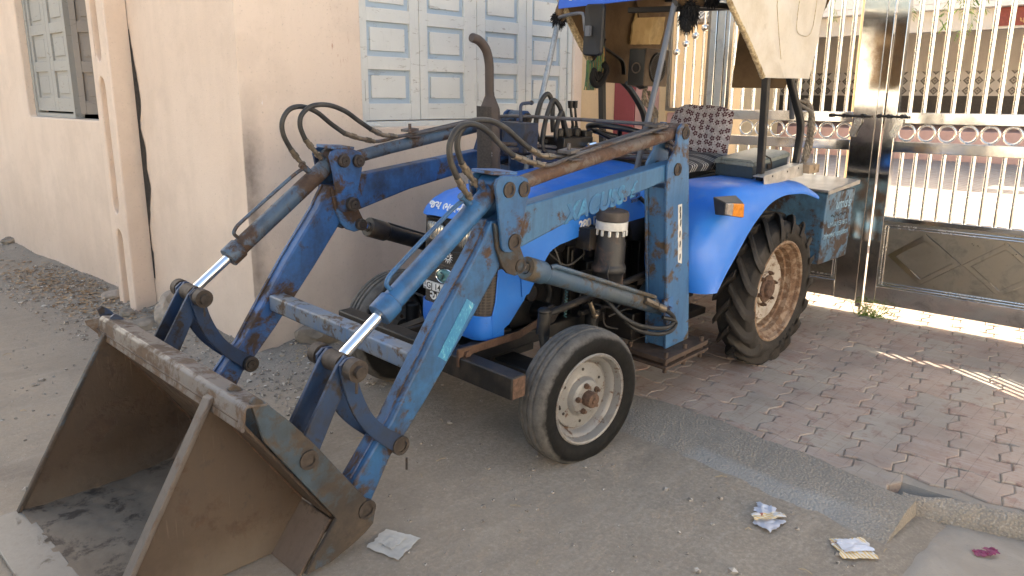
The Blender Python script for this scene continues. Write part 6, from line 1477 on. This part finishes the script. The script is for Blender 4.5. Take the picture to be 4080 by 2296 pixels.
# rocks and rubble at the wall foot
M_rock = simple('grey_brown_stone', (.21, .185, .155), .95, 0, .35, 10, .5, dirt=(.30, .255, .20), dirt_amt=.45); M_rock2 = simple('pale_stone', (.34, .29, .24), .95, 0, .3, 12, .5)
ROCKS = [((2.09, 5.02), .115, (.75, .75, 1.1), M_rock2, 3, 'flat upright stone leaning at the foot of the wall behind the bucket'), ((2.17, 5.30), .055, (1, .8, .9), M_rock, 5, 'small grey stone in the corner at the foot of the pilaster'), ((1.94, 5.06), .085, (1.2, .9, .55), M_rock, 8, 'low grey stone in front of the upright stone by the wall'), ((2.06, 5.90), .055, (1.5, .8, .6), M_rock2, 9, 'pale oblong stone beside the left foot of the pilaster'),
 ((2.62, 3.98), .115, (1.5, .8, .75), M_rock, 12, 'big broken plaster lump at the wall behind the loader cross bar'), ((2.80, 3.90), .075, (1.3, .9, .7), M_rock, 14, 'smaller broken lump right of the big lump behind the cross bar'), ((2.16, 8.75), .055, (1, 1, .8), M_rock, 16, 'grey stone against the wall far below the side window'), ((1.97, 5.42), .045, (1, 1, .7), M_rock, 18, 'small stone on the rubble just left of the low grey stone')]
for (x, y), r, sc, mt, sd, lb in ROCKS:
    m = MB(); m.rock((0, 0, 0), r, sd, sc, 3); o = m.obj('rock', mt, loc=(x, y, gh(x, y) + r * sc[2] * .45), ang=25); tag(o, lb, 'rock', 'stones at the wall foot')
# loose gravel, leaves (uncountable)
def scatter(name, n, area, rmin, rmax, mat, seed, dens=None, flat=.65):
    rnd = random.Random(seed); m = MB(); k = 0
    base = bmesh.new(); bmesh.ops.create_icosphere(base, subdivisions=1, radius=1.0); BV = [v.co.copy() for v in base.verts]; BF = [[v.index for v in f.verts] for f in base.faces]; base.free()
    while k < n:
        x, y = area(rnd)
        if dens and rnd.random() > dens(x, y): continue
        k += 1; r = rmin + (rmax - rmin) * rnd.random() ** 3; q = Euler((rnd.random() * 6, rnd.random() * 6, rnd.random() * 6)).to_matrix(); z = gh(x, y) + r * flat * .25
        vs = [m.b.verts.new(Vector((x, y, z)) + Vector(((q @ (v * rnd.uniform(.7, 1.15)))[i] * (1, 1, flat)[i] for i in range(3))) * r) for v in BV]
        for f in BF: m.face([vs[i] for i in f])
    o = m.obj(name, mat, ang=20); return tag(o, kind='stuff')
t = NT('gravel_mix', .95, spec=.15); g_ = t.n('ShaderNodeNewGeometry'); cc = t.ramp(g_.outputs['Random Per Island'], [(0, (.14, .12, .10)), (.3, (.22, .19, .16)), (.6, (.30, .265, .22)), (.85, (.40, .355, .30)), (.96, (.50, .46, .41))]); t.col(cc); M_grav = t.m
scatter('gravel', 5200, lambda r: (r.uniform(-.6, 3.0), r.uniform(.3, 9.5)), .002, .0105, M_grav, 3, lambda x, y: .30 + (.70 if (y > 4.0 and 1.5 < x < 2.25) or (y > 3.2 and x > 1.9) else .0))
scatter('gravel', 260, lambda r: (r.uniform(-.5, 2.7), r.uniform(.4, 5.5)), .007, .024, M_grav, 17)
scatter('gravel', 2200, lambda r: (r.uniform(1.55, 2.75), r.uniform(3.1, 7.5)), .004, .022, M_grav, 5, lambda x, y: 1.0 if (x < 2.2 or y < 4.05) else 0)
def leaf_scatter(n, seed):
    rnd = random.Random(seed); m = MB()
    for i in range(n):
        x, y = rnd.gauss(1.93, .13), rnd.gauss(6.5, .75)
        if x > 2.15: x = 2.1
        l, w = rnd.uniform(.012, .030), rnd.uniform(.005, .010); a = rnd.random() * 6.3; z = gh(x, y) + .006; dx, dy = math.cos(a), math.sin(a)
        P = [(x - dx * l, y - dy * l, z), (x - dy * w, y + dx * w, z + rnd.uniform(0, .01)), (x + dx * l, y + dy * l, z + rnd.uniform(0, .012)), (x + dy * w, y - dx * w, z + rnd.uniform(0, .006))]
        m.poly(P)
    o = m.obj('dry_leaves', None, ang=10); return o
t = NT('dry_leaf', .9); g_ = t.n('ShaderNodeNewGeometry'); t.col(t.ramp(g_.outputs['Random Per Island'], [(0, (.20, .12, .06)), (.4, (.30, .19, .10)), (.75, (.42, .31, .19)), (1, (.14, .09, .05))]))
lv = leaf_scatter(900, 4); lv.data.materials.clear(); lv.data.materials.append(t.m); tag(lv, kind='stuff')
m = MB(); rnd = random.Random(9)
for i in range(120):
    x, y = (rnd.gauss(2.42, .10), rnd.gauss(3.85, .08)) if i < 40 else (rnd.uniform(-.2, 3.0), rnd.uniform(.5, 6))
    a = rnd.random() * 6.3; l = rnd.uniform(.015, .05); z = gh(x, y) + .005; m.tube([(x, y, z), (x + l * .5 * math.cos(a), y + l * .5 * math.sin(a), z + rnd.uniform(0, .012)), (x + l * math.cos(a), y + l * math.sin(a), z)], .0013, 4)
tag(m.obj('straw', simple('straw', (.40, .31, .18), .9, 0, .4, 30)), kind='stuff')
# weed at the gate foot
wd = thing('weed', (5.66, 1.80, -.01), 'small green weed growing at the foot of the gate leaves', 'plant')
t = NT('weed_leaf', .6); t.col(t.mix(t.noise(9), (.13, .21, .035), (.22, .30, .06))); M_weed = t.m
m = MB(); rnd = random.Random(21)
for i in range(46):
    a = rnd.random() * 6.3; l = rnd.uniform(.05, .17); hgt = rnd.uniform(.02, .12); d_ = Vector((math.cos(a) * .55, math.sin(a), 0)); b0 = Vector((rnd.uniform(-.03, .03), rnd.uniform(-.10, .06), 0)); P_ = [b0, b0 + d_ * l * .5 + Vector((0, 0, hgt)), b0 + d_ * l + Vector((0, 0, hgt * .8))]
    m.tube(P_, [.0022, .0018, .001], 4)
    for k in range(7):
        q = P_[0].lerp(P_[1], k / 6) if k < 4 else P_[1].lerp(P_[2], (k - 3) / 4); s_ = rnd.choice((-1, 1)); n_ = Vector((-d_.y, d_.x, .4)) * s_ * rnd.uniform(.012, .024); t2 = d_ * rnd.uniform(.004, .007); m.poly([q, q + n_ * .5 + t2, q + n_, q + n_ * .5 - t2])
m.obj('leaves', M_weed, wd, ang=10)
# neem tree inside the courtyard: trunk out of frame, sprigs hanging into view
nt = thing('neem_tree', (9.2, -1.6, 0), 'neem tree beyond the gate, leafy sprigs hanging into view above the bars', 'tree')
M_bark = simple('neem_bark', (.12, .09, .07), .95, 0, .4, 14, .6)
m = MB(); m.tube(spline([(0, 0, -.1), (.05, .05, 1.2), (-.05, .15, 2.4), (.0, .3, 3.4), (.1, .4, 4.6)], 5), [.20 - .006 * i for i in range(21)], 12)
BR = [[(0, .25, 3.2), (-.5, .9, 3.9), (-.9, 1.7, 4.0), (-1.0, 2.3, 3.45)], [(0, .2, 3.0), (-.6, .5, 3.7), (-1.2, 1.2, 3.8), (-1.5, 1.6, 3.3)], [(0, .3, 3.4), (.9, .8, 4.3), (1.5, 1.6, 4.6)], [(0, .3, 3.5), (.3, -.9, 4.5), (.2, -1.8, 4.7)], [(0, .35, 3.9), (-.8, -.6, 4.8), (-1.4, -1.0, 4.9)], [(-.9, 1.7, 4.0), (-.8, 2.2, 4.1), (-.65, 2.75, 3.55)], [(-.9, 1.2, 3.95), (-1.0, 2.2, 4.1), (-.9, 3.2, 3.7), (-.85, 3.5, 3.25)], [(-.85, 3.5, 3.25), (-.92, 3.6, 2.9), (-1.0, 3.64, 2.55), (-1.0, 3.66, 2.32)], [(-.9, 3.2, 3.7), (-.95, 3.9, 3.4), (-1.0, 4.06, 2.55)], [(-.95, 3.9, 3.4), (-1.0, 4.6, 3.2), (-1.0, 4.86, 2.58)]]
for b_ in BR: p_ = spline(b_, 6); m.tube(p_, [.06 - .05 * i / (len(p_) - 1) for i in range(len(p_))], 7)
m.obj('trunk', M_bark, nt)
t = NT('neem_leaf', .5); g_ = t.n('ShaderNodeNewGeometry'); t.col(t.ramp(g_.outputs['Random Per Island'], [(0, (.07, .13, .02)), (.5, (.13, .22, .03)), (1, (.22, .30, .06))])); t.p.inputs['Transmission Weight'].default_value = 0; M_neem = t.m
m = MB(); rnd = random.Random(33)
def frond(c, d_, n=9, l=.16):
    d_ = d_.normalized(); side = d_.cross(Vector((0, 0, 1))); side = side.normalized() if side.length > .1 else Vector((1, 0, 0))
    for k in range(n):
        p = c + d_ * l * k / n + Vector((0, 0, -.03 * (k / n) ** 2))
        for s_ in (-1, 1):
            v = (side * s_ * .8 + d_ * .6 + Vector((0, 0, rnd.uniform(-.6, .1)))).normalized() * rnd.uniform(.045, .07); w = d_ * .010 + Vector((0, 0, .004)); m.poly([p, p + v * .45 + w, p + v, p + v * .45 - w])
for b_ in BR[:-3]:
    pts = spline(b_, 8)
    for p in pts[6:]:
        for q in range(9):
            c = p + Vector((rnd.gauss(0, .22), rnd.gauss(0, .22), rnd.gauss(.1, .2))); frond(c, Vector((rnd.gauss(0, 1), rnd.gauss(0, 1), rnd.gauss(-.5, .5))))
for base, tips in (((-.85, 3.50, 3.25), [(-1.0, 3.60, 2.34), (-1.0, 3.72, 2.27), (-.98, 3.55, 2.36), (-1.02, 3.66, 2.40), (-1.0, 3.80, 2.36)]), ((-.85, 3.50, 3.25), [(-1.0, 4.08, 2.46), (-1.0, 4.86, 2.50)])):
    for tp in tips:
        b0, b1 = Vector(base), Vector(tp)
        for k in range(5):
            frond(b1 + Vector((rnd.gauss(0, .03), rnd.gauss(0, .035), .16 - .075 * k + rnd.gauss(0, .02))), Vector((rnd.gauss(0, .5), rnd.gauss(0, .6), -.8)), 6, .10)
m.obj('crown', M_neem, nt, ang=10)

# ================================================================ far-apart pieces of one mesh become objects of their own
def split_pieces(o):
    me = o.data; n = len(me.vertices)
    if n == 0 or n > 60000: return
    par = list(range(n))
    def find(a):
        while par[a] != a: par[a] = par[par[a]]; a = par[a]
        return a
    for e in me.edges:
        a, b = find(e.vertices[0]), find(e.vertices[1])
        if a != b: par[a] = b
    isl = {}
    for i in range(n): isl.setdefault(find(i), []).append(i)
    if not 1 < len(isl) < 150: return
    keys = list(isl); bb = []
    for k in keys:
        c = [me.vertices[i].co for i in isl[k]]; bb.append((Vector([min(v[j] for v in c) for j in range(3)]), Vector([max(v[j] for v in c) for j in range(3)])))
    g = list(range(len(keys)))
    def gf(a):
        while g[a] != a: a = g[a]
        return a
    for a in range(len(keys)):
        for b in range(a):
            la, ha = bb[a]; lb, hb = bb[b]; gap = Vector([max(0, la[j] - hb[j], lb[j] - ha[j]) for j in range(3)]).length
            if gap <= max(.018, .45 * max(max(ha - la), max(hb - lb))): g[gf(a)] = gf(b)
    groups = {}
    for a in range(len(keys)): groups.setdefault(gf(a), []).extend(isl[keys[a]])
    if not 1 < len(groups) <= 30: return
    order = sorted(groups.values(), key=len, reverse=True)
    for idx in order[1:]:
        c = o.copy(); c.data = me.copy(); C.objects.link(c); keep = set(idx)
        b = bmesh.new(); b.from_mesh(c.data); b.verts.ensure_lookup_table(); bmesh.ops.delete(b, geom=[v for v in b.verts if v.index not in keep], context='VERTS'); b.to_mesh(c.data); b.free()
    keep = set(order[0]); b = bmesh.new(); b.from_mesh(me); b.verts.ensure_lookup_table(); bmesh.ops.delete(b, geom=[v for v in b.verts if v.index not in keep], context='VERTS'); b.to_mesh(me); b.free()
for o in list(C.objects):
    if o.type == 'MESH' and o.get('kind') is None and not any(w in o.name for w in ('leaves', 'crown', 'yarn', 'strands', 'stitch', 'emblem', 'weld', 'wiring', 'clutter')): split_pieces(o)
